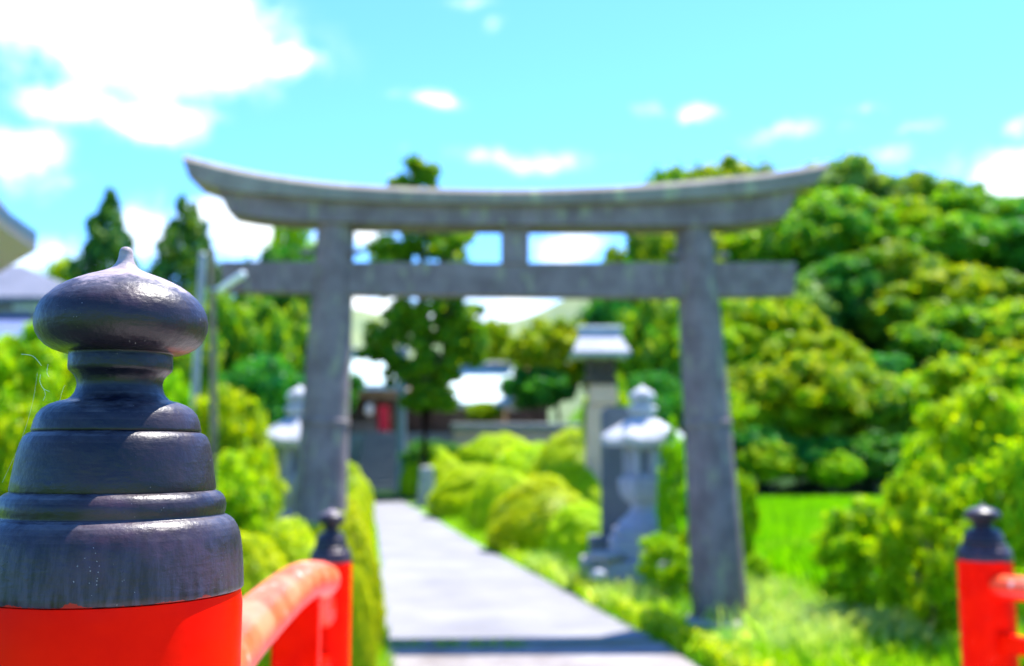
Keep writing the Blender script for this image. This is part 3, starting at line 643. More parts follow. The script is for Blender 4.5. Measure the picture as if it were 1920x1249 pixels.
# brown gabled link building between, and red roof behind
hY = 53; k = hY / F; c = P(810, 750, hY); Z = lambda py: P(810, py, hY).z
e = empty('brown_hall', (c.x, hY + 2, TZ), 'dark reddish-brown timber building in shade between the two halls', 'shrine building')
mb = MB(); mb.box((c.x, hY + 2, (TZ + Z(735)) / 2), (4.2, 4, Z(735) - TZ)); mb.build('hall_body', M['darkwood'], e, smooth=False)
mb = MB(); gable_roof(mb, c.x, hY + 2, Z(738), Z(700), 5.2, 5.4, 0, .2, 0); mb.build('roof', M['wood'], e)
hY = 60; c = P(985, 700, hY); e = empty('red_roofed_hut', (c.x, hY, TZ), 'hut with a red roof just showing above the shrubs', 'hut')
mb = MB(); mb.box((c.x, hY, (TZ + P(985, 712, hY).z) / 2), (2.6, 2.2, P(985, 712, hY).z - TZ)); mb.build('wall', M['darkwood'], e, smooth=False)
mb = MB(); gable_roof(mb, c.x, hY, P(985, 708, hY).z, P(985, 690, hY).z, 3.2, 3, 0, .12); mb.build('roof', mat('red_roof', (.5, .05, .03), .5), e)

# ------------------------------------------------------------------ poles
pp = empty('metal_pole', (P(750, 900, 41).x, 41, 0), 'tall plain grey metal pole standing before the shrine halls', 'pole')
c = P(751, 900, 41); c1 = P(751, 622, 41)
mb = MB(); mb.tube([(c.x, 41, 0), (c.x, 41, c1.z * .5), (c.x, 41, c1.z)], [.19, .175, .155], 20); mb.build('shaft', M['metal'], pp)
mb = MB(); mb.lathe((c.x, 41, c1.z), [(.155, 0), (.20, .02), (.20, .10), (.08, .16)], 20); mb.build('cap', M['metal'], pp)
mb = MB(); mb.tube([(c.x, 41, c1.z - .2), (c.x + .2, 40.9, c1.z + .05)], .03, 8); a_ = mb.build('glint_arm', M['metal'], pp)
mb = MB(); r = .24; mb.lathe((c.x + .22, 40.86, c1.z + .2), [(r * math.sin(t), -r * math.cos(t)) for t in np.linspace(.1, math.pi - .05, 9)], 20); mb.build('glint_ball', M['white'], pp)  # added white ball and arm stand in for a bright sky glint
up = empty('lamp_pole', (P(398, 900, 9.3).x, 9.3, 0), 'thin brown pole with a white tube street lamp, behind the big cap', 'street lamp')
c = P(398, 900, 9.3); c1 = P(397, 468, 9.3)
mb = MB(); mb.tube([(c.x, 9.3, 0), (c.x, 9.3, 1.8), (c1.x, 9.3, c1.z)], [.034, .032, .028], 16); mb.build('shaft', M['wood'], up)
a, b = P(410, 545, 9.2), P(459, 512, 9.0)
mb = MB(); mb.tube([c1 + Vector((0, 0, -.37)), a], .018, 8); mb.build('arm', M['metal'], up)
mb = MB(); d_ = (b - a).normalized(); mb.tube([a, a + d_ * .02, b - d_ * .02, b], [.015, .034, .034, .015], 16); mb.build('lamp_tube', M['white'], up)
sp_ = empty('steel_pole', (P(350, 900, 12).x, 12, 0), 'slim blue-grey steel pole leaning beside the lamp pole', 'pole')
a, b = P(352, 900, 12), P(380, 478, 12)
mb = MB(); mb.tube([(a.x, 12, 0), b], [.045, .04], 16); mb.build('shaft', M['metal'], sp_)
mb = MB(); mb.tube([b, b + Vector((0, 0, .03))], [.05, .03], 16); mb.build('cap', M['metal'], sp_)

# ------------------------------------------------------------------ houses at left
# near house: only the corner of its eave reaches the view
C = P(70, 436, 8); Bd = Vector((-.62, .78, 0)).normalized(); Up = Vector((-.78, -.62, 0)).normalized(); sl = .62
e = empty('corner_house', (C.x - 2.6, C.y + .2, 0), 'house roof corner with grey edge and brown soffit at the upper left', 'house')
def rp(s, t, dz=0): v = C + Bd * s + Up * t; return (v.x, v.y, C.z + sl * t + dz)
mb = MB(); mb.add([rp(0, 0), rp(5, 0), rp(5, 2.4), rp(0, 2.4), rp(0, 0, -.09), rp(5, 0, -.09), rp(5, 2.4, -.09), rp(0, 2.4, -.09)], [(0, 1, 2, 3), (7, 6, 5, 4), (0, 4, 5, 1), (1, 5, 6, 2), (2, 6, 7, 3), (3, 7, 4, 0)]); rf = mb.build('roof', M['tile'], e, smooth=False)
mb = MB(); mb.add([rp(.01, .0, -.092), rp(5, .0, -.092), rp(5, .55, .17), rp(.01, .55, .17), rp(.01, .0, -.15), rp(5, .0, -.15), rp(5, .55, -.15), rp(.01, .55, -.15)], [(0, 1, 2, 3), (7, 6, 5, 4), (0, 4, 5, 1), (1, 5, 6, 2), (2, 6, 7, 3), (3, 7, 4, 0)]); mb.build('soffit', M['soffit'], e, smooth=False)
w0 = C + Bd * .5 + Up * .56
mb = MB(); q = [w0, w0 + Bd * 4.5, w0 + Bd * 4.5 + Up * 3, w0 + Up * 3]; mb.prism([(v.x, v.y, 0) for v in q], [(v.x, v.y, C.z - .16) for v in q]); mb.build('wall', M['plaster'], e, smooth=False)
# grey gabled house further back
hY = 24; k = hY / F; c = P(30, 600, hY); Z = lambda py: P(30, py, hY).z
e = empty('grey_house', (c.x, hY, 0), 'grey-roofed house seen past the left of the big cap', 'house')
ap_ = P(38, 500, hY); lft = P(-120, 600, hY); rgt = P(165, 575, hY)
rg = P(-100, 498, hY + 3); ap_ = P(40, 498, hY + 3); ez = P(0, 556, hY).z
L3 = [(lft.x, hY, ez), (rgt.x, hY, ez), (ap_.x, hY + 3, ap_.z), (rg.x, hY + 3, rg.z), (rgt.x, hY + 6, ez), (lft.x, hY + 6, ez)]
mb = MB(); mb.add(L3 + [(x, y, z - .14) for x, y, z in L3], [(0, 1, 2, 3), (1, 4, 2), (4, 5, 3, 2), (5, 0, 3), (7, 6, 9, 8), (10, 7, 8), (11, 10, 8, 9), (6, 11, 9), (0, 6, 7, 1), (1, 7, 10, 4), (4, 10, 11, 5), (5, 11, 6, 0)]); mb.build('roof', M['slate'], e, smooth=False)
mb = MB(); mb.box(((lft.x + rgt.x) / 2, hY + 3, (ez - .1) / 2), (rgt.x - lft.x - 1.2, 5.1, ez - .1)); mb.build('wall', M['plaster2'], e, smooth=False)
wc = P(50, 568, hY + .45); mb = MB(); mb.box((wc.x, hY + .46, wc.z), (.62, .06, .34)); wf = mb.build('window', M['white'], e, smooth=False); mb = MB(); mb.box((wc.x, hY + .42, wc.z), (.52, .03, .24)); mb.build('pane', M['pane'], wf, smooth=False)
lo = P(20, 588, hY - 1.5); mb = MB(); mb.add([(lft.x, hY + .48, Z(583)), (P(75, 0, hY).x, hY + .48, Z(583)), (P(85, 0, 22).x, 22, P(0, 640, 22).z), (lft.x, 22, P(0, 640, 22).z), (lft.x, hY + .48, Z(583) - .12), (P(75, 0, hY).x, hY + .48, Z(583) - .12), (P(85, 0, 22).x, 22, P(0, 640, 22).z - .12), (lft.x, 22, P(0, 640, 22).z - .12)], [(0, 1, 2, 3), (7, 6, 5, 4), (0, 4, 5, 1), (1, 5, 6, 2), (2, 6, 7, 3), (3, 7, 4, 0)]); mb.build('lower_roof', M['bluetile'], e, smooth=False)

# ------------------------------------------------------------------ foliage
rng = np.random.default_rng(11)
def mesh_np(name, V, Fq, m):
    me = bpy.data.meshes.new(name); me.vertices.add(len(V)); me.vertices.foreach_set('co', V.astype(np.float32).ravel())
    me.loops.add(Fq.size); me.loops.foreach_set('vertex_index', Fq.astype(np.int32).ravel())
    me.polygons.add(len(Fq)); me.polygons.foreach_set('loop_start', np.arange(0, Fq.size, Fq.shape[1], dtype=np.int32))
    me.materials.append(m); me.update(calc_edges=True); return me
def leafquads(Cn, N, size, asp=.55):
    """one folded-flat leaf rhombus per centre, facing roughly along N"""
    n = len(Cn); t = rng.normal(size=(n, 3)); a = np.cross(N, t); a /= np.linalg.norm(a, axis=1, keepdims=True) + 1e-9; b = np.cross(N, a); b /= np.linalg.norm(b, axis=1, keepdims=True) + 1e-9
    s = size[:, None]; V = np.stack([Cn - a * s, Cn - b * s * asp, Cn + a * s, Cn + b * s * asp], 1).reshape(-1, 3)
    return V, np.arange(4 * n).reshape(n, 4)
def unit(n): v = rng.normal(size=(n, 3)); return v / np.linalg.norm(v, axis=1, keepdims=True)
def clump_crown(clumps, per, lsize, m, name='crown', out=.55, core=.62):
    """clumps: rows (x, y, z, r). Leaves sit on and near each clump's surface; an unseen core is added within to stop the light"""
    Vs = []; Fs = []; off = 0
    for (x, y, z, r) in clumps:
        n = int(per); u = unit(n); rad = r * (.62 + .45 * rng.random(n) ** .7); Cn = np.array([x, y, z]) + u * rad[:, None] * np.array([1.08, 1.08, .80]) + rng.normal(size=(n, 3)) * r * .07
        N = u * out + rng.normal(size=(n, 3)) * .5 + np.array([0, 0, .25]); N /= np.linalg.norm(N, axis=1, keepdims=True)
        V, Fq = leafquads(Cn, N, lsize * (.6 + .8 * rng.random(n))); Vs.append(V); Fs.append(Fq + off); off += len(V)
        if core:   # added unseen core: crossed large faces that stop the light
            n = 26; u = unit(n); Cn = np.array([x, y, z]) + u * r * core * np.array([1, 1, .75]); V, Fq = leafquads(Cn, u, np.full(n, r * .42), .9); Vs.append(V); Fs.append(Fq + off); off += len(V)
    return mesh_np(name, np.concatenate(Vs), np.concatenate(Fs), m)
def broad_clumps(n_, seed, flat=1.0, zlo=.30):
    r = np.random.default_rng(seed); out = []
    for i in range(int(n_ * 1.9)):
        u = r.normal(size=3); u /= np.linalg.norm(u); q = .40 + .60 * r.random() ** .5
        x, y = u[0] * .42 * q, u[1] * .42 * q; z = (zlo + 1) / 2 + u[2] * (1 - zlo) / 2 * .88 * q
        out.append((x * (1 - .25 * max(0, z - .7)), y * (1 - .25 * max(0, z - .7)), z, .045 + .075 * r.random() ** 1.3))
    return out
def cone_clumps(n, seed):
    r = np.random.default_rng(seed); out = []
    for i in range(n):
        d = r.random() ** .62; z = 1 - .93 * d; a = r.random() * 6.28; tier = 1 + .13 * math.sin(z * 46 + a) + .10 * math.sin(3 * a + seed)
        w = .47 * d ** .80 * tier; q = 1 - .55 * r.random() ** 2.2
        out.append((math.cos(a) * w * q, math.sin(a) * w * q, z - .012, .012 + .062 * d ** .6 * (.7 + .6 * r.random())))
    return out
def trunk_mesh(name, h0=0., h1=.75, r=.02, seed=0, limbs=5):
    rd = random.Random(seed); mb = MB(); pts = [Vector((rd.uniform(-.01, .01) * k, rd.uniform(-.01, .01) * k, h0 + (h1 - h0) * k / 6)) for k in range(7)]
    mb.tube(pts, [r * (1.25 - k / 6 * .95) for k in range(7)], 9)
    for i in range(limbs):
        s = pts[2 + i % 4]; a = rd.random() * 6.28; l = rd.uniform(.18, .30); mb.tube([s, s + Vector((math.cos(a) * l * .5, math.sin(a) * l * .5, l * .35)), s + Vector((math.cos(a) * l, math.sin(a) * l, l * .8))], [r * .5, r * .35, r * .12], 6)
    me = bpy.data.meshes.new(name); me.from_pydata([tuple(v) for v in mb.v], [], mb.f); me.materials.append(M['bark']); me.shade_smooth(); return me
CR = {}
def fit(me):
    n = len(me.vertices); a = np.empty(n * 3, np.float32); me.vertices.foreach_get('co', a); a = a.reshape(-1, 3)
    rr_ = np.percentile(np.hypot(a[:, 0], a[:, 1]), 98.5); z1 = np.percentile(a[:, 2], 99.7); a[:, :2] *= .5 / rr_; a[:, 2] *= 1 / z1
    me.vertices.foreach_set('co', a.ravel()); me.update(); return me
def proto(key, clumps, per, ls, m, **k): CR[key] = [fit(clump_crown(clumps(s), per, ls, M[m], 'crown_' + key, **k)) for s in (1, 2, 3)]
proto('broad', lambda s: broad_clumps(62, s), 100, .020, 'leaf')
proto('yellow', lambda s: broad_clumps(56, s + 10), 100, .020, 'leaf_yellow')
proto('dark', lambda s: broad_clumps(60, s + 20), 95, .020, 'leaf_dark')
proto('pale', lambda s: broad_clumps(50, s + 30), 95, .020, 'leaf_pale')
proto('cedar', lambda s: cone_clumps(460, s), 42, .015, 'leaf_cedar')
proto('bright', lambda s: broad_clumps(60, s + 40, zlo=.08), 120, .020, 'leaf_bright')
proto('wild', lambda s: broad_clumps(46, s + 50, zlo=.05), 90, .022, 'leaf_wild', core=.5)
TR = [trunk_mesh('trunk', seed=s, limbs=6) for s in range(3)]
cnt = 0
def tree(kind, px, pyt, w, Y, label, group=None, base=None, cat='tree', name=None, rot=None, pal=None):
    """px / pyt: where the top shows; w: width shown; Y: distance"""
    global cnt; cnt += 1
    t = P(px, pyt, Y); gz = ter(t.x, Y) if base is None else base; H = t.z - gz; wd = w * Y / F
    e = bpy.data.objects.new(name or {'cedar': 'cedar_tree', 'bright': 'flowering_shrub', 'wild': 'wild_shrub'}.get(kind, 'broadleaf_tree'), None)
    e.location = (t.x, Y, gz - .02); e.scale = (wd, wd, H); e.rotation_euler = (0, 0, rot if rot is not None else cnt * 2.4); link(e); tag(e, label, cat, group)
    c_ = bpy.data.objects.new('crown' if cat == 'tree' else 'foliage', CR[kind][cnt % 3]); link(c_, e)
    t_ = bpy.data.objects.new('trunk' if cat == 'tree' else 'stem', TR[cnt % 3]); link(t_, e); return e
# wood on the hillside, far rows first
HG = 'trees of the wooded hillside at the right'
rows = [
 (66, 'skyline', [(1262, 312, 150, 'broad'), (1340, 296, 150, 'yellow'), (1418, 302, 120, 'pale'), (1500, 330, 150, 'broad'), (1588, 290, 170, 'pale'), (1700, 322, 170, 'broad'), (1790, 342, 160, 'broad'), (1880, 362, 170, 'dark'), (1968, 368, 160, 'broad')]),
 (57, 'upper', [(1195, 428, 150, 'broad'), (1290, 425, 170, 'yellow'), (1400, 415, 170, 'yellow'), (1490, 400, 150, 'broad'), (1570, 360, 180, 'broad'), (1665, 372, 180, 'yellow'), (1770, 400, 180, 'broad'), (1880, 420, 200, 'dark'), (1970, 420, 170, 'broad')]),
 (50, 'middle', [(1160, 520, 130, 'dark'), (1250, 505, 160, 'yellow'), (1370, 505, 180, 'yellow'), (1470, 520, 150, 'pale'), (1560, 480, 140, 'dark'), (1660, 455, 160, 'broad'), (1760, 500, 190, 'yellow'), (1890, 515, 200, 'broad')]),
 (44, 'lower', [(1210, 590, 150, 'broad'), (1330, 590, 160, 'yellow'), (1420, 565, 190, 'yellow'), (1540, 620, 150, 'yellow'), (1640, 660, 120, 'dark'), (1800, 580, 220, 'broad'), (1930, 600, 200, 'yellow')]),
 (47, 'inner', [(1310, 545, 170, 'yellow'), (1440, 545, 170, 'yellow'), (1720, 545, 180, 'broad'), (1860, 560, 200, 'yellow')]),
 (37, 'foot', [(1350, 735, 170, 'yellow'), (1270, 660, 160, 'broad'), (1400, 680, 170, 'broad'), (1490, 665, 190, 'yellow'), (1600, 690, 190, 'broad'), (1700, 700, 190, 'yellow'), (1830, 660, 220, 'yellow'), (1950, 690, 200, 'broad')]),
]
words = {'skyline': 'on the skyline of the hill', 'upper': 'just below the hill crest', 'middle': 'halfway up the hillside', 'inner': 'in the second row up the hillside', 'lower': 'low on the hillside', 'foot': 'at the hill foot behind the field'}
look = {'broad': 'green broadleaf tree', 'yellow': 'yellow-green broadleaf tree', 'dark': 'dark green tree', 'pale': 'pale grey-green tree'}
ordw = ['first', 'second', 'third', 'fourth', 'fifth', 'sixth', 'seventh', 'eighth', 'ninth']
for Y, key, lst in rows:
    for i, (px, py, w, kd) in enumerate(lst):
        tree(kd, px, py + 4, w * 1.25, Y + (i % 3) * 1.2 - 1, f'{look[kd]} {words[key]}, {ordw[i]} from the left', HG)
# dark understorey at the hill's foot
for i, (px, py, w) in enumerate([(1420, 800, 150), (1530, 815, 160), (1640, 810, 170), (1750, 800, 170)]):
    tree('dark', px, py, w, 34.5, f'dark low tree over the far edge of the rice field, {ordw[i]} from the left', 'dark understorey trees by the field')
for i, (px, py, w) in enumerate([(1445, 825, 120), (1560, 845, 110)]):
    tree('yellow', px, py, w, 33.5, ['small yellow-green tree right of the gate pillar, at the field edge', 'small yellow-green tree at the field edge, further from the gate'][i], None)
# centre right, behind the lanterns
tree('broad', 1215, 560, 190, 30, 'green tree directly left of the right gate pillar', None); tree('yellow', 1045, 600, 190, 45, 'yellow-green tree behind the white-roofed tall lantern', None, base=TZ)
tree('broad', 1000, 650, 110, 50, 'green tree right of the pale-roofed side building', None, base=TZ); tree('yellow', 930, 600, 110, 62, 'yellow-green tree rising behind the side building roof', None)
tree('dark', 812, 826, 120, 39.8, 'low dark green shrub against the terrace foot right of the steps', None, base=0, cat='shrub', name='dark_shrub'); tree('yellow', 908, 752, 72, 43.4, 'small round yellow-green shrub on the retaining wall below the side roof', None, base=TZ, cat='shrub', name='round_shrub'); tree('dark', 1010, 690, 150, 43.5, 'dark tree behind the retaining wall', None, base=TZ); tree('dark', 1140, 555, 110, 44, 'dark tree seen just under the tie beam of the gate', None); tree('yellow', 1140, 700, 110, 24, 'yellow-green tree behind the dark slab monument', None)
tree('dark', 1235, 700, 170, 26, 'dark tree low between lantern and right gate pillar', None)
# left side
tree('cedar', 208, 360, 300, 45, 'conical cedar with the taller point, left of the two cedars', 'pair of conical cedars'); tree('cedar', 350, 380, 330, 42, 'conical cedar right of the pair, beside the gate', 'pair of conical cedars')
tree('yellow', 120, 492, 170, 48, 'yellow-green tree between the grey house and the cedars'); tree('broad', 270, 500, 190, 50, 'green tree filling the gap between the two cedars'); tree('yellow', 555, 412, 150, 52, 'tall yellow-green tree directly left of the left gate pillar')
tree('dark', 530, 470, 190, 48, 'dark tree behind the left gate pillar'); tree('broad', 450, 545, 200, 34, 'broad green tree left of the left gate pillar, under the tie beam'); tree('broad', 545, 580, 170, 36, 'second green tree touching the left gate pillar, under the tie beam')
tree('dark', 490, 670, 200, 30, 'dark low tree behind the bright shrub'); tree('dark', 600, 620, 160, 40, 'dark tree hidden mostly behind the left gate pillar'); tree('broad', 350, 590, 170, 22, 'green tree behind the lamp pole')
tree('wild', 40, 610, 240, 15, 'green shrub at the left edge below the grey house', None, cat='shrub'); tree('broad', 110, 640, 220, 18, 'leafy green tree left of the neck of the big cap'); tree('wild', 10, 760, 200, 9, 'dark leafy shrub at the left edge beside the big post', None, cat='shrub')
# pine behind the gate: irregular open tiers
pY = 38; k = pY / F; b = P(795, 760, pY); pe = empty('pine_tree', (b.x, pY, 0), 'tall open dark pine behind the middle of the gate', 'tree')
cl = []; rp_ = np.random.default_rng(4)
for (px, py, wx, hy, n, r) in ((785, 318, 55, 30, 12, 13), (775, 340, 80, 16, 8, 13), (800, 390, 90, 30, 12, 20), (795, 450, 140, 55, 26, 15), (850, 445, 50, 40, 7, 15), (735, 470, 80, 16, 8, 15), (800, 520, 170, 40, 26, 18), (812, 590, 150, 55, 30, 15), (725, 625, 60, 30, 8, 15), (712, 662, 70, 24, 7, 13), (838, 635, 120, 55, 26, 15), (800, 680, 110, 50, 22, 17), (790, 720, 60, 20, 6, 15), (800, 745, 90, 30, 12, 15), (745, 700, 40, 40, 6, 9), (870, 670, 60, 50, 11, 9), (885, 600, 40, 60, 10, 10), (740, 585, 40, 30, 5, 9), (705, 655, 30, 10, 3, 9)):
    for i in range(n):
        q = P(px + rp_.uniform(-.5, .5) * wx, py + rp_.uniform(-.5, .5) * hy, pY); cl.append((q.x - b.x, rp_.uniform(-.5, .5) * wx * k, q.z, r * k * rp_.uniform(.7, 1.3)))
o = bpy.data.objects.new('crown', clump_crown(cl, 110, .13, M['leaf'], 'pine_crown', core=.4)); link(o, pe)
mb = MB(); mb.tube([(b.x, pY, 0), (b.x + .1, pY, 4), (b.x - .1, pY, 8), (P(785, 320, pY).x, pY, P(785, 320, pY).z)], [.34, .28, .17, .04], 12)
for (px, py, z0) in ((850, 445, 7.4), (735, 470, 7.0), (840, 640, 3.8), (720, 640, 3.4), (860, 560, 5.4)):
    q = P(px, py, pY); mb.tube([(b.x, pY, z0), ((b.x + q.x) / 2, pY, (z0 + q.z) / 2 + .1), (q.x, pY, q.z)], [.12, .08, .03], 7)
mb.build('trunk', M['bark'], pe)

# clipped azalea domes
def dome_mesh(name, n, m, ls=.022, seed=0, bumps=.055):
    r = np.random.default_rng(seed); u = unit(n * 2); u = u[u[:, 2] > -.35][:n]
    f = np.zeros(len(u))
    for k in range(11):
        d = r.normal(size=3); d /= np.linalg.norm(d); f += bumps * np.maximum(0, u @ d) ** 14 * r.uniform(.4, 1.4) - bumps * .2
    for k in range(10): d = r.normal(size=3) * 9; f += .012 * np.sin(u @ d + k)
    rad = .5 * (1 + f) * (.955 + .07 * r.random(len(u))); Cn = u * rad[:, None]; Cn[:, 2] = np.maximum(Cn[:, 2], -.17); Cn[:, 2] = (Cn[:, 2] + .17) / .67
    Cn[:, 2] *= .98 / np.percentile(Cn[:, 2], 98)
    N = u * 1.0 + r.normal(size=(len(u), 3)) * .38; N /= np.linalg.norm(N, axis=1, keepdims=True)
    V, Fq = leafquads(Cn, N, ls * (.6 + .8 * r.random(len(u))), .6)
    uc = unit(1500); Cc = uc * .445; Cc[:, 2] = (np.maximum(Cc[:, 2], -.17) + .17) / .67; V2, F2 = leafquads(Cc, uc, np.full(1500, .045), .9)  # inner core of large faces added to stop light passing through
    return mesh_np(name, np.concatenate([V, V2]), np.concatenate([Fq, F2 + len(V)]), m)
DM = [dome_mesh('azalea_dome', 16000, M['leaf_azalea'], .016, s) for s in (1, 2, 3)]
ST = trunk_mesh('azalea_stem', 0, .5, .03, 7, 4)
def azalea(px, pyt, pyb, w, label, group, Y=None, dy=1.0, k_=0, mesh=None):
    b = G(px, pyb); Y = Y or b.y; t = P(px, pyt, Y); e = bpy.data.objects.new('azalea_bush', None); wd = w * Y / F / 1.0
    e.location = (t.x, Y, -.02); e.scale = (wd, wd * dy, (t.z) / 1.0); e.rotation_euler = (0, 0, k_ * 1.3); link(e); tag(e, label, 'shrub', group)
    link(bpy.data.objects.new('foliage', (mesh or DM)[k_ % 3]), e); link(bpy.data.objects.new('stem', ST), e); return e
AZ = 'rounded clipped azaleas right of the path'
for i, (px, t, w, Y, lab) in enumerate([
    (1018, 893, 214, 17.2, 'largest rounded yellow-green azalea, left of the dark monument'), (1088, 943, 142, 15.0, 'rounded azalea nearest the dark monument, in front of the largest one'),
    (890, 872, 178, 26.0, 'wide rounded azalea behind and left of the largest one'), (905, 928, 80, 23.2, 'small low azalea tucked between the two big ones'),
    (948, 880, 140, 21.5, 'azalea filling the gap just left of the largest one'), (1075, 868, 130, 20.5, 'azalea between the largest one and the dark monument, further back'), (838, 855, 104, 32, 'azalea beside the small upright stone marker'), (772, 868, 46, 38, 'narrow azalea at the far right side of the path end'), (930, 815, 200, 35, 'far azalea mound in front of the retaining wall'),
    (1070, 808, 170, 27, 'tall mounded azalea left of the dark monument, behind the largest'), (1000, 832, 180, 29, 'azalea mound directly above the largest one'), (822, 840, 90, 38.5, 'far azalea by the shrine steps')]):
    azalea(px, t, 0, w * 1.04, lab, AZ, Y=Y, k_=i)
HG2 = 'clipped azalea hedge left of the path'
for i, (px, t, w, Y, lab) in enumerate([
    (645, 958, 140, 8.3, 'hedge azalea between the small red post and the path'), (668, 1062, 78, 7.2, 'lowest hedge azalea, right beside the small red post'), (545, 978, 220, 7.7, 'hedge azalea behind the bend of the thick rail'), (465, 1000, 190, 7.0, 'hedge azalea touching the right side of the big post'),
    (596, 985, 170, 8.9, 'hedge azalea behind the neck of the small red post'), (655, 935, 90, 11.5, 'hedge azalea just behind the foot of the left gate pillar'), (663, 925, 70, 14.5, 'middle azalea in the row beside the path beyond the gate'), (668, 912, 62, 19, 'far azalea in the row beside the path beyond the gate'), (652, 870, 90, 22, 'larger loose azalea right of the left gate pillar')]):
    azalea(px, t, 0, w * 1.06, lab, HG2, Y=Y, k_=i + 1, dy=1.15)
# bright flowering shrubs at left
tree('bright', 438, 732, 200, 11.5, 'tall bright shrub with whitish blooms left of the left lantern', None, cat='shrub'); tree('bright', 462, 842, 120, 10.8, 'bright shrub below the left stone lantern roof', None, cat='shrub')
tree('bright', 415, 850, 200, 9.8, 'bright shrub close behind the big post', None, cat='shrub')
tree('wild', 330, 700, 120, 13, 'green shrub behind the neck of the big cap', None, cat='shrub')
# loose plants near the lantern and gate
for (px, t, w, Y, lab) in [(1262, 790, 70, 12.0, 'tall loose shrub between the lantern and the right gate pillar'), (1245, 1000, 100, 11.0, 'low loose plant in front of the lantern base'), (1418, 1035, 60, 11.8, 'small plant right of the foot of the right gate pillar'),
                            (1290, 985, 60, 11.3, 'leafy plant touching the left side of the right gate pillar'), (1395, 885, 50, 13.5, 'yellowish sapling behind the right gate pillar')]:
    tree('wild', px, t, w, Y, lab, None, cat='shrub')
for (px, t, w, Y, lab) in [(1630, 930, 210, 9.6, 'loose yellow-green shrub at the near corner of the rice field'), (1735, 860, 220, 8.6, 'leafy shrub left of the right-hand red post'), (1850, 730, 280, 10.5, 'tall leafy shrub behind the right-hand red post'), (1930, 800, 220, 7.4, 'leafy shrub at the right edge behind the red rail'), (1760, 790, 200, 13, 'green shrub behind the field corner shrubs')]:
    tree('wild', px, t, w, Y, lab, 'wild shrubs beside the field', cat='shrub')

# ------------------------------------------------------------------ grass
def blades(name, pts, hmin, hmax, wd, m, lean=.35):
    n = len(pts); pts = np.asarray(pts, float); h = hmin + (hmax - hmin) * rng.random(n); a = rng.random(n) * 6.283; l = rng.normal(size=(n, 2)) * lean * h[:, None]
    d = np.stack([np.cos(a), np.sin(a), np.zeros(n)], 1) * wd; base = pts
    mid = base + np.concatenate([l * .35, h[:, None] * .6], 1); tip = base + np.concatenate([l, h[:, None] * .95], 1)
    V = np.stack([base - d / 2, base + d / 2, mid + d * .4, tip, mid - d * .4], 1).reshape(-1, 3); Fq = np.arange(5 * n).reshape(n, 5)
    return link(bpy.data.objects.new(name, mesh_np(name, V, Fq, m)))
def inpath(x, y):
    # project back: inside the strip between the path's edges
    zc = CAMZ; d = y * math.cos(PITCH) + (-zc) * math.sin(PITCH); v = (-zc * math.cos(PITCH) - y * math.sin(PITCH)) / d; px = 960 + F * x / d; py = 624.5 - F * v
    def at(pl):
        for (x0, y0), (x1, y1) in zip(pl, pl[1:]):
            if (y0 - py) * (y1 - py) <= 0 and y0 != y1: return x0 + (x1 - x0) * (py - y0) / (y1 - y0)
        return None
    l, r_ = at([(745, 1500), (731, 1249)] + L_), at([(1740, 1500), (1310, 1249)] + R_)
    return l is not None and r_ is not None and l - 2 < px < r_ + 2
gp = []
rd = random.Random(3)
while len(gp) < 52000:
    Y = 5 + 24 * rd.random() ** 1.9; x = rd.uniform(-.50, .50) * Y * 1.05
    if abs(x - 1.95) < .42 and 8.3 < Y < 10: continue
    if inpath(x, Y) or (x > 3.7 and Y > 11) or (Y < 5.2 and -1.0 < x < 1.8) : continue
    gp.append((x, Y, 0))
tag(blades('grass', gp, .05, .22, .022, M['grass']), kind='stuff', label='green grass verge on both sides of the path', cat='grass')
gp = []
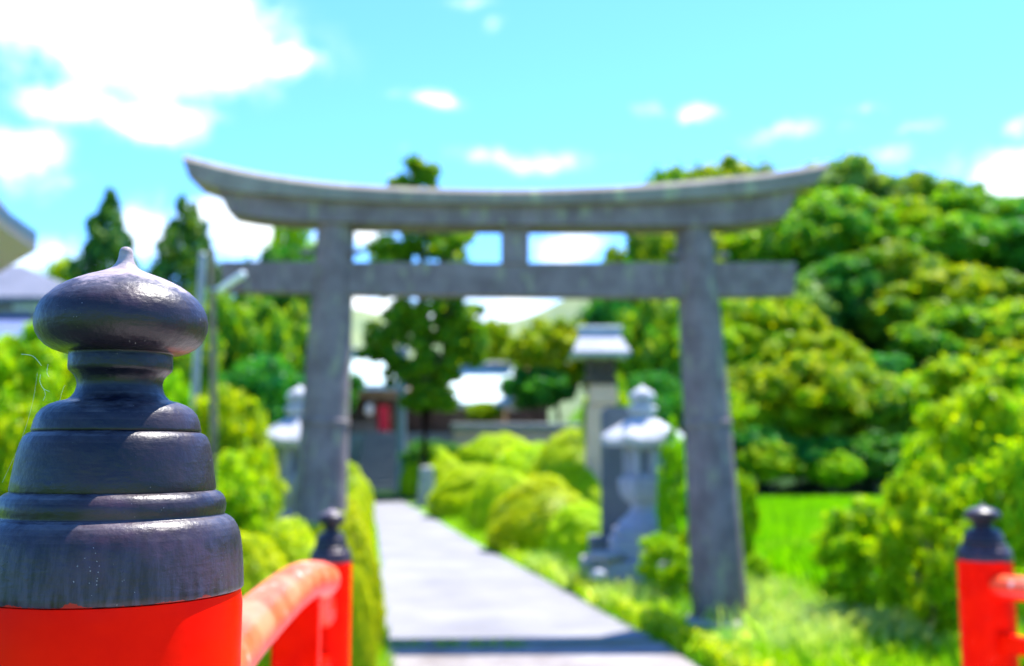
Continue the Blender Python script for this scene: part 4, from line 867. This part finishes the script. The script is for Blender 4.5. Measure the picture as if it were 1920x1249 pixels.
while len(gp) < 60000:
    Y = 10.8 + 20.5 * rd.random() ** 1.3; x = rd.uniform(2.4, 18)
    lx = 3.6 - 1.4 * (Y - 10.5) / 21; 
    if x < lx or x > 14.5 + 4 * (Y - 10.5) / 21 or x > Y * .56: continue
    gp.append((x, Y, 0))
tag(blades('rice_plants', gp, .25, .42, .05, M['rice'], .18), kind='stuff', label='bright green rice plants covering the field', cat='rice')
gp = []
spots = [(1075, 1105, .5), (1180, 1140, .4), (1560, 1185, .5), (1640, 1195, .5), (1450, 1170, .7), (1530, 1175, .7), (1600, 1200, .7), (1680, 1210, .6), (1430, 1130, .4), (1010, 1075, .25), (1480, 1225, .5)]
for (px, py, s) in spots:
    c = G(px, py)
    for i in range(330): 
        x, y = c.x + rd.gauss(0, s * .55), c.y + rd.gauss(0, s * .5)
        if not inpath(x, y): gp.append((x, y, 0))
tag(blades('seed_grass', gp,   .14, .34, .014, M['seed'], .5), kind='stuff', label='pale feathery seeding grass along the right verge', cat='seeding grass')
gp = []
for (px, s) in ((840, .07), (903, .06), (958, .08), (745, .12)):
    c = G(px, 1214)
    for i in range(45): gp.append((c.x + rd.gauss(0, s), c.y - .03 + rd.gauss(0, .018), 0))
tag(blades('joint_weeds', gp, .03, .09, .02, M['grass'], .6), kind='stuff', label='weeds sprouting in the dark joint across the path', cat='weeds')
# leafy ground plants on the verge (small broad leaves)
gl = []
for i in range(9000):
    px = rd.uniform(930, 1800); lo_ = 1010 + (px - 850) * .50; py = lo_ + rd.random() ** 1.5 * 120 - 20
    if py < 985 or py > 1400: continue
    c = G(px, py)
    if inpath(c.x, c.y): continue
    gl.append((c.x, c.y, rd.uniform(.03, .2)))
gl = np.array(gl); N = rng.normal(size=gl.shape) * .5 + np.array([0, 0, 1.]); N /= np.linalg.norm(N, axis=1, keepdims=True)
V, Fq = leafquads(gl, N, .02 + .025 * rng.random(len(gl)), .6)
o = link(bpy.data.objects.new('verge_weeds', mesh_np('verge_weeds', V, Fq, M['leaf_bright']))); tag(o, 'low leafy weeds along the right edge of the path', 'weeds', kind='stuff')
bpy.context.view_layer.update()
